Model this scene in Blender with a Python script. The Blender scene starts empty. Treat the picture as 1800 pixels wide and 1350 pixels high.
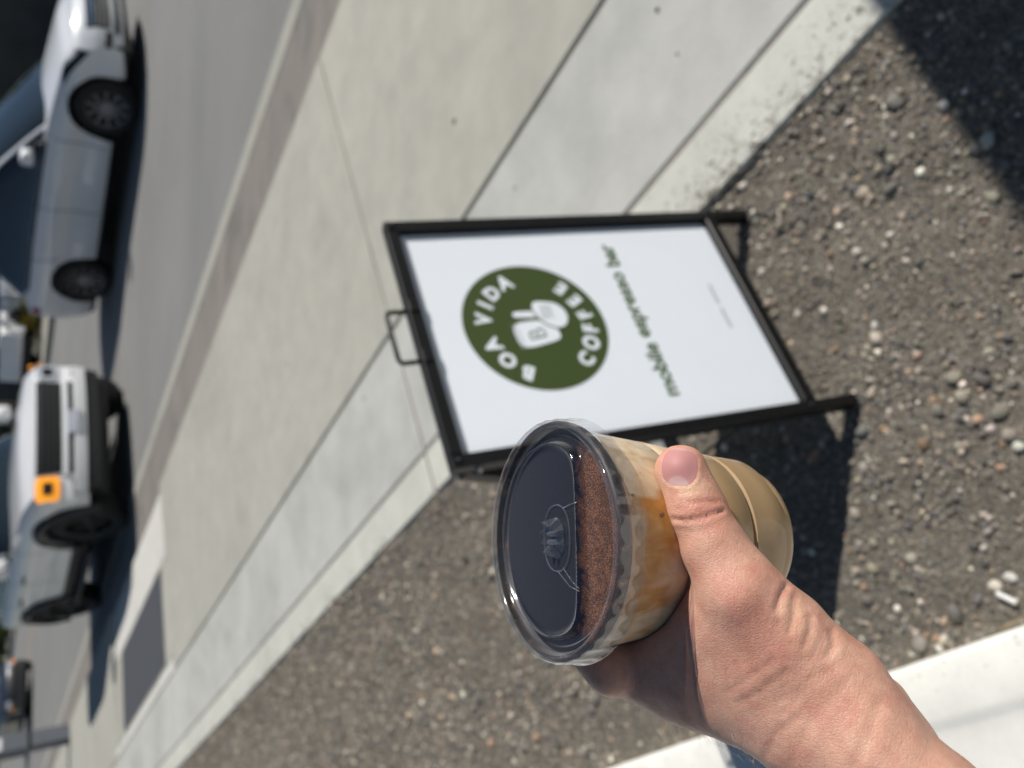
import bpy, math, random
import numpy as np
from mathutils import Vector, Matrix
from mathutils.bvhtree import BVHTree

scene = bpy.context.scene
COL = scene.collection
random.seed(7)
RNG = np.random.default_rng(11)

# ------------------------------------------------------------------ camera
CAM_H = 1.4                      # the phone is held 1.4 m above the gravel
PITCH = math.radians(34.5)       # looking down
ROLL = math.radians(2.0)
FPX = 1330.0                     # focal length in photo pixels (1800 px wide)
CAM = np.array([0.0, 0.0, CAM_H])
FWD = np.array([0.0, math.cos(PITCH), -math.sin(PITCH)])
_r0 = np.array([1.0, 0.0, 0.0])
_d0 = np.cross(FWD, _r0)
RIGHT = math.cos(ROLL) * _r0 - math.sin(ROLL) * _d0
DOWN = np.cross(FWD, RIGHT)

cam_data = bpy.data.cameras.new('camera')
cam = bpy.data.objects.new('camera', cam_data)
COL.objects.link(cam)
# the phone is turned on its side: picture-right is the world's down
cam.matrix_world = Matrix(((DOWN[0], RIGHT[0], -FWD[0], CAM[0]),
                           (DOWN[1], RIGHT[1], -FWD[1], CAM[1]),
                           (DOWN[2], RIGHT[2], -FWD[2], CAM[2]),
                           (0, 0, 0, 1)))
cam_data.sensor_fit = 'HORIZONTAL'
cam_data.sensor_width = 36.0
cam_data.lens = FPX / 1800.0 * 36.0
cam_data.clip_start = 0.01
cam_data.clip_end = 2000.0
cam_data.dof.use_dof = True
cam_data.dof.focus_distance = 0.297
cam_data.dof.aperture_fstop = 8.2
scene.camera = cam

# ------------------------------------------------------------------ sky and sun
SUN_EL = math.radians(42.5)
SUN_AZ = math.radians(5.5)       # measured from +x towards +y
SUN_DIR = Vector((math.cos(SUN_EL) * math.cos(SUN_AZ), math.cos(SUN_EL) * math.sin(SUN_AZ), math.sin(SUN_EL)))
world = bpy.data.worlds.new('World')
scene.world = world
world.use_nodes = True
wn, wl = world.node_tree.nodes, world.node_tree.links
wn.clear()
sky = wn.new('ShaderNodeTexSky')
sky.sky_type = 'NISHITA'
sky.sun_disc = False
sky.sun_elevation = SUN_EL
sky.sun_rotation = math.radians(90) - SUN_AZ
sky.air_density = 1.0
sky.dust_density = 0.2
sky.ozone_density = 1.8
bg = wn.new('ShaderNodeBackground')
bg.inputs['Strength'].default_value = 0.05
wo = wn.new('ShaderNodeOutputWorld')
wl.new(sky.outputs[0], bg.inputs[0])
wl.new(bg.outputs[0], wo.inputs[0])

sun_data = bpy.data.lights.new('sun', 'SUN')
sun_data.energy = 5.0
sun_data.angle = math.radians(0.53)
sun_data.color = (1.0, 0.955, 0.89)
sun = bpy.data.objects.new('sun', sun_data)
sun.rotation_euler = SUN_DIR.to_track_quat('Z', 'Y').to_euler()
sun.location = (6, 0, 8)
COL.objects.link(sun)

scene.view_settings.view_transform = 'Standard'
scene.view_settings.look = 'None'
scene.view_settings.exposure = -0.06
scene.view_settings.gamma = 1.0
scene.view_settings.use_curve_mapping = False
scene.render.engine = 'CYCLES'
scene.cycles.use_denoising = True
scene.cycles.use_adaptive_sampling = True
scene.cycles.adaptive_threshold = 0.025
scene.cycles.max_bounces = 5
scene.cycles.diffuse_bounces = 3
scene.cycles.glossy_bounces = 3
scene.cycles.transparent_max_bounces = 12
scene.cycles.caustics_reflective = False
scene.cycles.caustics_refractive = False
scene.cycles.sample_clamp_indirect = 6.0


# ------------------------------------------------------------------ helpers
def ray(x, y):
    """direction through photo pixel (x, y), scaled so its depth is 1"""
    return ((1350 - y) - 675.0) / FPX * RIGHT + (x - 900.0) / FPX * DOWN + FWD


def W(x, y, depth):
    return CAM + ray(x, y) * depth


def on_ground(x, y, z=0.0):
    r = ray(x, y)
    return CAM + r * ((z - CAM_H) / r[2])


SD = np.array([-0.5617, 0.8273])   # along the street
SN = np.array([0.8273, 0.5617])    # towards the street


def S(s, t, z=0.0):
    p = s * SD + t * SN
    return (float(p[0]), float(p[1]), float(z))


def SA(s, t, z):
    s, t, z = np.asarray(s), np.asarray(t), np.asarray(z)
    return np.stack([s * SD[0] + t * SN[0], s * SD[1] + t * SN[1], z + 0 * s], -1)


STREET_YAW = math.atan2(-SD[1], -SD[0])   # heading of the traffic on this side


class MB:
    """collects geometry for one mesh"""

    def __init__(self):
        self.v, self.f = [], []

    def add(self, vs, fs):
        b = len(self.v)
        self.v.extend([tuple(map(float, p)) for p in vs])
        self.f.extend([tuple(i + b for i in q) for q in fs])
        return self

    def box(self, c, size, rot=None, ch=0.0):
        x, y, z = size[0] / 2, size[1] / 2, size[2] / 2
        if ch > 0:
            vs = []
            for dz, k in ((-z, ch), (-z + ch, 0), (z - ch, 0), (z, ch)):
                for sx, sy in ((-1, -1), (1, -1), (1, 1), (-1, 1)):
                    vs.append(Vector((sx * (x - k), sy * (y - k), dz)))
            fs = [(3, 2, 1, 0), (12, 13, 14, 15)]
            for r in range(3):
                for k in range(4):
                    a, b2 = r * 4 + k, r * 4 + (k + 1) % 4
                    fs.append((a, b2, b2 + 4, a + 4))
        else:
            vs = [Vector((sx * x, sy * y, sz * z)) for sz in (-1, 1) for sx, sy in ((-1, -1), (1, -1), (1, 1), (-1, 1))]
            fs = [(3, 2, 1, 0), (4, 5, 6, 7), (0, 1, 5, 4), (1, 2, 6, 5), (2, 3, 7, 6), (3, 0, 4, 7)]
        if rot is not None:
            vs = [rot @ p for p in vs]
        c = Vector(c)
        return self.add([p + c for p in vs], fs)

    def grid(self, P, close_u=False, close_v=False, flip=False):
        P = np.asarray(P, float)
        m, n = P.shape[:2]
        fs = []
        for i in range(m if close_u else m - 1):
            for j in range(n if close_v else n - 1):
                a, b2 = i * n + j, i * n + (j + 1) % n
                c2, d2 = ((i + 1) % m) * n + (j + 1) % n, ((i + 1) % m) * n + j
                fs.append((a, d2, c2, b2) if flip else (a, b2, c2, d2))
        return self.add(P.reshape(-1, 3), fs)

    def tube(self, pts, r, n=8, cap=True):
        pts = [Vector(p) for p in pts]
        rs = r if hasattr(r, '__len__') else [r] * len(pts)
        rings, up = [], None
        for i, p in enumerate(pts):
            t = (pts[min(i + 1, len(pts) - 1)] - pts[max(i - 1, 0)]).normalized()
            if up is None:
                up = t.orthogonal().normalized()
            up = (up - t * up.dot(t)).normalized()
            sd = t.cross(up)
            rings.append([p + (up * math.cos(a) + sd * math.sin(a)) * rs[i] for a in [2 * math.pi * k / n for k in range(n)]])
        b = len(self.v)
        self.grid(np.array([[tuple(q) for q in ring] for ring in rings]), close_v=True)
        if cap:
            self.f.append(tuple(b + k for k in reversed(range(n))))
            self.f.append(tuple(b + (len(pts) - 1) * n + k for k in range(n)))
        return self

    def lathe(self, prof, n=48, origin=(0, 0, 0), ax=None, e1=None, e2=None, rfun=None):
        """prof: (radius, height); closed ends where radius is 0"""
        o = np.array(origin, float)
        ax = np.array((0, 0, 1.0)) if ax is None else ax
        e1 = np.array((1.0, 0, 0)) if e1 is None else e1
        e2 = np.cross(ax, e1) if e2 is None else e2
        a = np.linspace(0, 2 * math.pi, n, endpoint=False)
        P = []
        for i, (r, hh) in enumerate(prof):
            rr = r + (rfun(a, i) if rfun else 0 * a)
            P.append(o + ax * hh + rr[:, None] * (np.cos(a)[:, None] * e1 + np.sin(a)[:, None] * e2))
        return self.grid(np.array(P), close_v=True)

    def build(self, name, mat, parent=None, smooth=False, world=False, auto=None):
        me = bpy.data.meshes.new(name)
        me.from_pydata(self.v, [], self.f)
        return link_mesh(name, me, mat, parent, smooth, world, auto)


def link_mesh(name, me, mat, parent=None, smooth=False, world=False, auto=None):
    me.validate()
    if smooth:
        me.polygons.foreach_set('use_smooth', [True] * len(me.polygons))
        if auto is not None:
            try:
                me.set_sharp_from_angle(angle=math.radians(auto))
            except Exception:
                pass
    me.update()
    if mat is not None:
        for m in (mat if isinstance(mat, (list, tuple)) else [mat]):
            me.materials.append(m)
    o = bpy.data.objects.new(name, me)
    COL.objects.link(o)
    if parent is not None:
        o.parent = parent
        if world:
            o.matrix_parent_inverse = parent.matrix_basis.inverted()
    return o


def fast_mesh(name, V, F):
    """V (n,3), F (m,k) arrays -> mesh"""
    me = bpy.data.meshes.new(name)
    V = np.asarray(V, np.float32)
    F = np.asarray(F, np.int32)
    me.vertices.add(len(V))
    me.vertices.foreach_set('co', V.ravel())
    k = F.shape[1]
    me.loops.add(F.size)
    me.loops.foreach_set('vertex_index', F.ravel())
    me.polygons.add(len(F))
    me.polygons.foreach_set('loop_start', np.arange(0, F.size, k, dtype=np.int32))
    me.update(calc_edges=True)
    return me


def set_attr(me, name, vals, typ='FLOAT_COLOR'):
    a = me.attributes.new(name, typ, 'POINT')
    vals = np.asarray(vals, np.float32)
    if typ == 'FLOAT_COLOR':
        if vals.shape[1] == 3:
            vals = np.concatenate([vals, np.ones((len(vals), 1), np.float32)], 1)
        a.data.foreach_set('color', vals.ravel())
    else:
        a.data.foreach_set('value', vals.ravel())


def thing(name, label, cat, loc=(0, 0, 0), rotz=0.0, group=None):
    o = bpy.data.objects.new(name, None)
    o.empty_display_size = 0.1
    o.location = loc
    o.rotation_euler = (0, 0, rotz)
    COL.objects.link(o)
    o.matrix_basis = Matrix.Translation(Vector(loc)) @ Matrix.Rotation(rotz, 4, 'Z')
    return tag(o, label, cat, group)


def tag(o, label, cat, group=None):
    o['label'] = label
    o['category'] = cat
    if group:
        o['group'] = group
    return o


def structure(o):
    o['kind'] = 'structure'
    return o


def copy_tree(o, parent=None):
    c = o.copy()
    COL.objects.link(c)
    c.parent = parent
    for ch in list(o.children):
        copy_tree(ch, c)
    return c


# ------------------------------------------------------------------ materials
class NT:
    def __init__(self, name):
        self.m = bpy.data.materials.new(name)
        self.m.use_nodes = True
        self.t = self.m.node_tree
        self.n = self.t.nodes
        self.b = self.n['Principled BSDF']
        self.out = self.n['Material Output']

    def node(self, typ, **kw):
        x = self.n.new(typ)
        for k, v in kw.items():
            if k in ('operation', 'blend_type', 'data_type', 'feature', 'attribute_name', 'noise_dimensions', 'distance', 'wave_type', 'clamp'):
                setattr(x, k, v)
            else:
                self.set(x, k, v)
        return x

    def set(self, x, k, v):
        s = x.inputs[k] if not k.startswith('i') or not k[1:].isdigit() else x.inputs[int(k[1:])]
        if isinstance(v, bpy.types.NodeSocket):
            self.t.links.new(v, s)
        else:
            s.default_value = v

    def P(self, **kw):
        for k, v in kw.items():
            self.set(self.b, k.replace('_', ' '), v)
        return self

    def coord(self, kind='Object'):
        return self.node('ShaderNodeTexCoord').outputs[kind]

    def noise(self, scale, detail=4.0, rough=0.55, vec=None, dist=0.0):
        x = self.node('ShaderNodeTexNoise', Scale=scale, Detail=detail, Roughness=rough, Distortion=dist)
        if vec is not None:
            self.set(x, 'Vector', vec)
        return x.outputs['Fac']

    def ramp(self, fac, stops):
        x = self.n.new('ShaderNodeValToRGB')
        el = x.color_ramp.elements
        while len(el) > 1:
            el.remove(el[-1])
        el[0].position = stops[0][0]
        el[0].color = col4(stops[0][1])
        for p, c in stops[1:]:
            e = el.new(p)
            e.color = col4(c)
        self.t.links.new(fac, x.inputs[0])
        return x.outputs[0]

    def mix(self, fac, a, b, mode='MIX'):
        x = self.node('ShaderNodeMix', data_type='RGBA', blend_type=mode)
        for i, v in ((0, fac), (6, a), (7, b)):
            if isinstance(v, bpy.types.NodeSocket):
                self.t.links.new(v, x.inputs[i])
            else:
                x.inputs[i].default_value = v if i == 0 else col4(v)
        return x.outputs[2]

    def math(self, op, a, b=0.0, clamp=False):
        x = self.node('ShaderNodeMath', operation=op)
        x.use_clamp = clamp
        for i, v in ((0, a), (1, b)):
            if isinstance(v, bpy.types.NodeSocket):
                self.t.links.new(v, x.inputs[i])
            else:
                x.inputs[i].default_value = v
        return x.outputs[0]

    def bump(self, hgt, strength=0.3, dist=0.002, normal=None):
        x = self.node('ShaderNodeBump', Strength=strength, Distance=dist, Height=hgt)
        if normal is not None:
            self.set(x, 'Normal', normal)
        self.t.links.new(x.outputs[0], self.b.inputs['Normal'])
        return x.outputs[0]

    def attr(self, name, out='Color'):
        return self.node('ShaderNodeAttribute', attribute_name=name).outputs[out]


def col4(c):
    if isinstance(c, (int, float)):
        return (c, c, c, 1)
    return tuple(c) + ((1,) if len(c) == 3 else ())


def plain(name, c, rough=0.5, metal=0.0, coat=0.0, spec=0.5, var=0.0, vscale=30.0, bump=0.0, bscale=200.0, bdist=0.001):
    m = NT(name)
    m.P(Roughness=rough, Metallic=metal, Coat_Weight=coat, Specular_IOR_Level=spec)
    if var > 0:
        nz = m.noise(vscale, 5, 0.6, m.coord())
        m.P(Base_Color=m.ramp(nz, [(0.25, tuple(k * (1 - var) for k in c)), (0.75, tuple(min(1, k * (1 + var)) for k in c))]))
    else:
        m.P(Base_Color=col4(c))
    if bump > 0:
        m.bump(m.noise(bscale, 3, 0.6, m.coord()), bump, bdist)
    return m.m


def concrete(name, c, warm=0.0, stain=0.25, dirt=0.0):
    m = NT(name)
    co = m.coord()
    big = m.noise(0.9, 3, 0.6, co, 0.6)
    mid = m.noise(7.0, 4, 0.65, co)
    fine = m.noise(160.0, 2, 0.7, co)
    base = m.ramp(big, [(0.3, tuple(k * (1 - stain) for k in c)), (0.5, c), (0.72, tuple(k * (1 + 0.45 * stain) for k in c))])
    base = m.mix(0.55, base, m.ramp(mid, [(0.3, tuple(k * 0.82 for k in c)), (0.7, tuple(min(1, k * 1.1) for k in c))]))
    base = m.mix(0.5, base, m.ramp(fine, [(0.25, 0.40), (0.6, 0.56), (0.8, 0.62)]), 'OVERLAY')
    # small pits and dark specks
    vo = m.node('ShaderNodeTexVoronoi', Scale=24.0, Vector=co)
    pit = m.math('LESS_THAN', vo.outputs['Distance'], 0.035)
    wn_ = m.math('GREATER_THAN', m.noise(3.3, 2, 0.5, co), 0.52)
    base = m.mix(m.math('MULTIPLY', m.math('MULTIPLY', pit, wn_), 0.75), base, (0.07, 0.065, 0.055))
    # drifting tyre and water marks
    wav = m.noise(2.2, 3, 0.5, m.node('ShaderNodeMapping', Vector=co, Scale=(0.8, 1.6, 1.0), Rotation=(0, 0, -0.97)).outputs[0])
    base = m.mix(m.math('MULTIPLY', m.math('SUBTRACT', wav, 0.52, True), 0.8, True), base, tuple(k * 0.6 for k in c))
    rnd = m.node('ShaderNodeObjectInfo').outputs['Random']
    base = m.mix(0.22, base, m.ramp(rnd, [(0, 0.42), (1, 0.58)]), 'OVERLAY')
    if dirt > 0:
        # soil washed over the edge next to the gravel: distance t from the camera-side line
        sx = m.node('ShaderNodeSeparateXYZ', Vector=co)
        t = m.math('ADD', m.math('MULTIPLY', sx.outputs[0], float(SN[0])), m.math('MULTIPLY', sx.outputs[1], float(SN[1])))
        edge = m.math('SUBTRACT', 1.0, m.math('MULTIPLY', m.math('SUBTRACT', t, 1.047), 8.0), True)
        sp = m.noise(38.0, 4, 0.75, co)
        pa = m.noise(4.5, 3, 0.5, co)
        f = m.math('MULTIPLY', m.math('GREATER_THAN', m.math('ADD', sp, m.math('MULTIPLY', edge, 0.13)), 0.66), m.math('MULTIPLY', m.math('SUBTRACT', pa, 0.44, True), 6.0, True))
        base = m.mix(m.math('MULTIPLY', f, dirt), base, (0.10, 0.085, 0.065))
    m.P(Base_Color=base, Roughness=0.88, Specular_IOR_Level=0.25)
    m.bump(m.mix(0.4, mid, fine), 0.25, 0.0025)
    return m.m


M = {}
M['walk'] = concrete('concrete_sidewalk_beige', (0.425, 0.418, 0.365), stain=0.2)
M['walk_light'] = concrete('concrete_sidewalk_pale', (0.50, 0.503, 0.470), stain=0.40)
M['walk_edge'] = concrete('concrete_sidewalk_edge', (0.575, 0.575, 0.515), stain=0.15, dirt=0.9)
M['ramp'] = concrete('concrete_ramp', (0.62, 0.61, 0.56), stain=0.12)  # the ramp's stronger sunlight is put into a paler concrete colour
M['lot'] = concrete('concrete_white_kerb', (0.80, 0.79, 0.73), stain=0.16)
M['far_concrete'] = concrete('concrete_far', (0.36, 0.345, 0.30))

m = NT('gutter_stained')
co = m.coord()
st = m.noise(1.6, 5, 0.6, m.node('ShaderNodeMapping', Vector=co, Rotation=(0, 0, 0.974), Scale=(0.8, 2.6, 1)).outputs[0], 0.8)
bc = m.ramp(st, [(0.30, (0.17, 0.16, 0.145)), (0.47, (0.235, 0.22, 0.20)), (0.60, (0.262, 0.240, 0.214)), (0.75, (0.29, 0.27, 0.245))])
m.P(Base_Color=m.mix(0.4, bc, m.ramp(m.noise(90, 3, 0.6, co), [(0.3, 0.38), (0.7, 0.6)]), 'OVERLAY'), Roughness=0.9, Specular_IOR_Level=0.2)
m.bump(m.noise(120, 3, 0.6, co), 0.3, 0.003)
M['gutter'] = m.m

m = NT('asphalt_faded')
co = m.coord()
sp = m.noise(220, 3, 0.75, co)
big = m.noise(0.35, 4, 0.6, co)
lane = m.noise(1.1, 3, 0.5, m.node('ShaderNodeMapping', Vector=co, Rotation=(0, 0, 0.974), Scale=(0.06, 1.2, 1)).outputs[0])
bc = m.ramp(sp, [(0.28, (0.12, 0.12, 0.115)), (0.5, (0.235, 0.235, 0.228)), (0.75, (0.33, 0.33, 0.32))])
bc = m.mix(0.5, bc, m.ramp(big, [(0.3, 0.40), (0.7, 0.58)]), 'OVERLAY')
bc = m.mix(0.22, bc, m.ramp(lane, [(0.35, 0.40), (0.65, 0.58)]), 'OVERLAY')
m.P(Base_Color=bc, Roughness=0.9, Specular_IOR_Level=0.25)
m.bump(sp, 0.4, 0.004)
M['asphalt'] = m.m

m = NT('gravel_soil')
co = m.coord()
vo = m.node('ShaderNodeTexVoronoi', Scale=150.0, Vector=co)
vo2 = m.node('ShaderNodeTexVoronoi', Scale=420.0, Vector=co)
nz = m.noise(5.0, 6, 0.65, co)
bc = m.ramp(nz, [(0.3, (0.092, 0.080, 0.062)), (0.55, (0.140, 0.122, 0.096)), (0.78, (0.205, 0.165, 0.118))])
grain = m.ramp(vo2.outputs['Color'], [(0.1, (0.035, 0.032, 0.028)), (0.45, (0.15, 0.135, 0.11)), (0.93, (0.56, 0.50, 0.41))])
bc = m.mix(0.5, bc, grain)
peb = m.ramp(vo.outputs['Color'], [(0.0, (0.07, 0.068, 0.066)), (0.5, (0.19, 0.175, 0.155)), (0.97, (0.42, 0.38, 0.32))])
bc = m.mix(m.math('MULTIPLY', m.math('GREATER_THAN', m.noise(60, 3, 0.6, co), 0.53), 0.7), bc, peb)
m.P(Base_Color=bc, Roughness=0.95, Specular_IOR_Level=0.15)
hgt = m.math('ADD', m.math('MULTIPLY', m.math('SUBTRACT', 1.0, vo.outputs['Distance']), 0.6), m.math('MULTIPLY', m.math('SUBTRACT', 1.0, vo2.outputs['Distance']), 0.4))
m.bump(m.math('ADD', hgt, m.noise(25, 5, 0.6, co)), 0.9, 0.006)
M['soil'] = m.m

m = NT('pebble_stone')
c = m.attr('Col')
nz = m.noise(260, 4, 0.6, m.coord())
m.P(Base_Color=m.mix(0.45, c, m.ramp(nz, [(0.3, 0.36), (0.7, 0.62)]), 'OVERLAY'), Roughness=0.75, Specular_IOR_Level=0.35)
m.bump(nz, 0.25, 0.001)
M['pebble'] = m.m

M['earth'] = plain('earth', (0.10, 0.095, 0.07), 0.95, var=0.4, vscale=0.4)
M['dark_joint'] = plain('joint_dirt', (0.055, 0.05, 0.042), 0.95, var=0.4, vscale=40)
M['tactile'] = plain('tactile_grey', (0.075, 0.08, 0.09), 0.7, var=0.1, vscale=8, bump=0.3, bscale=60, bdist=0.004)
M['black_metal'] = plain('black_painted_steel', (0.006, 0.006, 0.0065), 0.42, coat=0.0, spec=0.35, var=0.3, vscale=60, bump=0.05, bscale=300)
M['sign_white'] = plain('corrugated_plastic_white', (0.80, 0.845, 0.90), 0.5, spec=0.4, var=0.015, vscale=6)
M['sign_green'] = plain('print_olive_green', (0.052, 0.078, 0.022), 0.45, spec=0.4)
M['sign_green_text'] = plain('print_leaf_green', (0.062, 0.115, 0.032), 0.5, spec=0.4)
M['sign_ink_grey'] = plain('print_pale_grey', (0.36, 0.39, 0.41), 0.5)
M['post_grey'] = plain('post_grey_paint', (0.105, 0.115, 0.135), 0.55, var=0.08, vscale=6)
M['notice'] = plain('notice_white', (0.75, 0.76, 0.78), 0.4)
M['road_yellow'] = plain('road_paint_yellow', (0.55, 0.33, 0.06), 0.7, var=0.2)
M['steel'] = plain('galvanised_steel', (0.45, 0.45, 0.46), 0.35, metal=0.9)
M['canvas'] = plain('canopy_canvas', (0.10, 0.13, 0.07), 0.8, var=0.1)
M['stub'] = plain('paper_white', (0.8, 0.79, 0.76), 0.7, var=0.06, vscale=200)
M['twig'] = plain('dry_twig', (0.14, 0.10, 0.065), 0.85, var=0.3, vscale=120)


def car_paint(name, c):
    m = NT(name)
    m.P(Base_Color=col4(c), Roughness=0.35, Specular_IOR_Level=0.5, Coat_Weight=1.0, Coat_Roughness=0.04)
    nz = m.noise(1.2, 4, 0.6, m.coord())
    m.P(Base_Color=m.ramp(nz, [(0.3, tuple(k * 0.93 for k in c)), (0.7, c)]))
    return m.m


M['paint_white'] = car_paint('car_paint_white', (0.78, 0.80, 0.83))
M['paint_white2'] = car_paint('car_paint_white_two', (0.80, 0.81, 0.82))
M['paint_dark'] = car_paint('car_paint_dark', (0.018, 0.022, 0.030))
M['trim_black'] = plain('trim_black', (0.012, 0.012, 0.013), 0.45, var=0.2, vscale=20)
M['gloss_black'] = plain('gloss_black', (0.008, 0.008, 0.009), 0.12, coat=0.5)
M['rubber'] = plain('tyre_rubber', (0.014, 0.014, 0.015), 0.75, var=0.3, vscale=30)
M['rim_grey'] = plain('wheel_rim', (0.30, 0.305, 0.32), 0.4, metal=0.6)
M['rim_dark'] = plain('wheel_rim_dark', (0.02, 0.02, 0.022), 0.4, metal=0.5)
M['chrome'] = plain('chrome', (0.7, 0.7, 0.72), 0.12, metal=1.0)
M['amber'] = plain('amber_lens', (0.90, 0.33, 0.02), 0.25, coat=0.6)
M['amber_lit'] = plain('amber_lens_bright', (0.95, 0.36, 0.02), 0.25, coat=0.6)
_n = M['amber_lit'].node_tree.nodes['Principled BSDF']
_n.inputs['Emission Color'].default_value = (1.0, 0.36, 0.02, 1)
_n.inputs['Emission Strength'].default_value = 0.75
M['lamp_clear'] = plain('lamp_clear', (0.55, 0.58, 0.62), 0.1, metal=0.3, coat=1.0)
M['red_lens'] = plain('red_lens', (0.25, 0.012, 0.01), 0.2, coat=0.6)
M['glass_dark'] = plain('car_glass', (0.014, 0.022, 0.026), 0.03, coat=0.6, spec=1.0)
M['plate'] = plain('number_plate', (0.42, 0.44, 0.50), 0.5, var=0.25, vscale=14)
M['far_wall'] = plain('far_wall', (0.12, 0.12, 0.125), 0.9, var=0.2, vscale=1)
M['bark'] = plain('bark', (0.07, 0.055, 0.04), 0.9, var=0.4, vscale=12)


def leaf_mat(name, c):
    m = NT(name)
    rnd = m.attr('Col')
    m.P(Base_Color=m.mix(1.0, c, rnd, 'MULTIPLY'), Roughness=0.6, Specular_IOR_Level=0.3)
    return m.m


M['leaf_dark'] = leaf_mat('leaf_dark', (0.028, 0.050, 0.018))
M['leaf_olive'] = leaf_mat('leaf_olive', (0.085, 0.105, 0.028))
M['leaf_yellow'] = leaf_mat('leaf_yellow', (0.28, 0.22, 0.03))

# ------------------------------------------------------------------ setting
WALK_Z, STREET_Z = 0.025, -0.02
A_T, B_T, C_T, D_T = 1.047, 1.223, 1.802, 3.594

o = MB().grid(np.array([[(x, y, -0.09) for y in (-900, 900)] for x in (-900, 900)]), flip=True).build('ground', M['earth'])
structure(o)

# soil of the gravel bed, finely waved near the camera
sg = np.concatenate([np.arange(-3.0, 4.0, 0.02), np.arange(4.0, 12.0, 0.08), np.arange(12.0, 60.1, 2.0)])
tg = np.linspace(-0.03, A_T + 0.03, 55)
ss, tt = np.meshgrid(sg, tg, indexing='ij')


def soil_z(s, t):
    z = 0.004 * np.sin(s * 5.1 + 1.3 * np.sin(t * 7.0)) * np.cos(t * 6.3 + 0.7) + 0.0025 * np.sin(s * 17.0 + t * 11.0) + 0.002 * np.cos(t * 29.0 - s * 13.0)
    z = z - 0.002 + 0.017 * np.clip((t - 0.80) / 0.25, 0, 1) ** 2
    return z


zz = soil_z(ss, tt) + RNG.normal(0, 0.0008, ss.shape)
o = MB().grid(SA(ss, tt, zz), flip=True).build('gravel_bed', M['soil'], smooth=True)
structure(o)


# pebbles -----------------------------------------------------------
def ico(sub):
    p = (1 + 5 ** 0.5) / 2
    V = np.array([(-1, p, 0), (1, p, 0), (-1, -p, 0), (1, -p, 0), (0, -1, p), (0, 1, p), (0, -1, -p), (0, 1, -p), (p, 0, -1), (p, 0, 1), (-p, 0, -1), (-p, 0, 1)], float)
    V /= np.linalg.norm(V[0])
    F = [(0, 11, 5), (0, 5, 1), (0, 1, 7), (0, 7, 10), (0, 10, 11), (1, 5, 9), (5, 11, 4), (11, 10, 2), (10, 7, 6), (7, 1, 8), (3, 9, 4), (3, 4, 2), (3, 2, 6), (3, 6, 8), (3, 8, 9), (4, 9, 5), (2, 4, 11), (6, 2, 10), (8, 6, 7), (9, 8, 1)]
    V = [tuple(v) for v in V]
    for _ in range(sub):
        cache, G = {}, []

        def mid(a, b):
            k = (min(a, b), max(a, b))
            if k not in cache:
                q = np.array(V[a]) + np.array(V[b])
                V.append(tuple(q / np.linalg.norm(q)))
                cache[k] = len(V) - 1
            return cache[k]
        for a, b, c2 in F:
            x, y, z = mid(a, b), mid(b, c2), mid(c2, a)
            G += [(a, x, z), (b, y, x), (c2, z, y), (x, y, z)]
        F = G
    return np.array(V), np.array(F)


PAL = np.array([(0.085, 0.083, 0.080), (0.125, 0.12, 0.112), (0.155, 0.145, 0.13), (0.20, 0.185, 0.16), (0.105, 0.105, 0.106),
                (0.26, 0.23, 0.19), (0.30, 0.235, 0.18), (0.33, 0.30, 0.265), (0.23, 0.16, 0.115), (0.48, 0.46, 0.42)])
PALP = np.array([.12, .16, .17, .16, .09, .10, .05, .07, .035, .045])


def pebbles(s, t, size, sub, base_z, sink=0.35):
    """arrays of centres and sizes -> one mesh"""
    BV, BF = ico(sub)
    n = len(s)
    sc = size[:, None] * np.stack([RNG.uniform(0.8, 1.3, n), RNG.uniform(0.65, 1.0, n), RNG.uniform(0.5, 0.85, n)], 1)
    ang = RNG.uniform(0, 2 * np.pi, n)
    tilt = RNG.normal(0, 0.3, n)
    v = np.repeat(BV[None], n, 0)
    lob = RNG.normal(0, 1, (n, 3, 3))
    for k in range(3):
        dirn = lob[:, k] / np.linalg.norm(lob[:, k], axis=1)[:, None]
        dp = np.einsum('nij,nj->ni', v, dirn)
        v = v - 0.22 * np.maximum(dp - 0.45, 0)[..., None] * dirn[:, None]
    v = v * (1 + RNG.normal(0, 0.05, v.shape[:2]))[..., None]
    v = v * sc[:, None, :]
    ct, sn = np.cos(tilt)[:, None], np.sin(tilt)[:, None]
    x, z = v[..., 0] * ct - v[..., 2] * sn, v[..., 0] * sn + v[..., 2] * ct
    ca, sa = np.cos(ang)[:, None], np.sin(ang)[:, None]
    y = v[..., 1]
    v = np.stack([x * ca - y * sa, x * sa + y * ca, z], -1)
    cen = SA(s, t, base_z + sc[:, 2] * (1 - 2 * sink) * 0.9)
    v = v + cen[:, None]
    F = (BF[None] + (np.arange(n) * len(BV))[:, None, None]).reshape(-1, 3)
    ci = RNG.choice(len(PAL), n, p=PALP / PALP.sum())
    cc = PAL[ci] * 1.32 * np.array((1.03, 1.0, 0.94)) * RNG.uniform(0.6, 1.4, (n, 1)) * RNG.normal(1, 0.025, (n, 3))
    return v.reshape(-1, 3), F, np.repeat(cc, len(BV), 0)


def clump(s, t):
    """0..1: where the bed is stony rather than bare soil"""
    return 0.5 + 0.5 * np.sin(s * 6.1 + 1.7 * np.sin(t * 5.3 + 0.4)) * np.cos(t * 7.9 - 1.1 * np.sin(s * 4.0))


def scatter(n, s0, s1, t0, t1, lo, hi, sub, keep=0.25, power=2.2):
    s, t = RNG.uniform(s0, s1, n), RNG.uniform(t0, t1, n)
    k = RNG.uniform(0, 1, n) < keep + (1 - keep) * clump(s, t)
    s, t = s[k], t[k]
    size = lo + (hi - lo) * RNG.uniform(0, 1, len(s)) ** power
    return pebbles(s, t, size, sub, soil_z(s, t))


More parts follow.
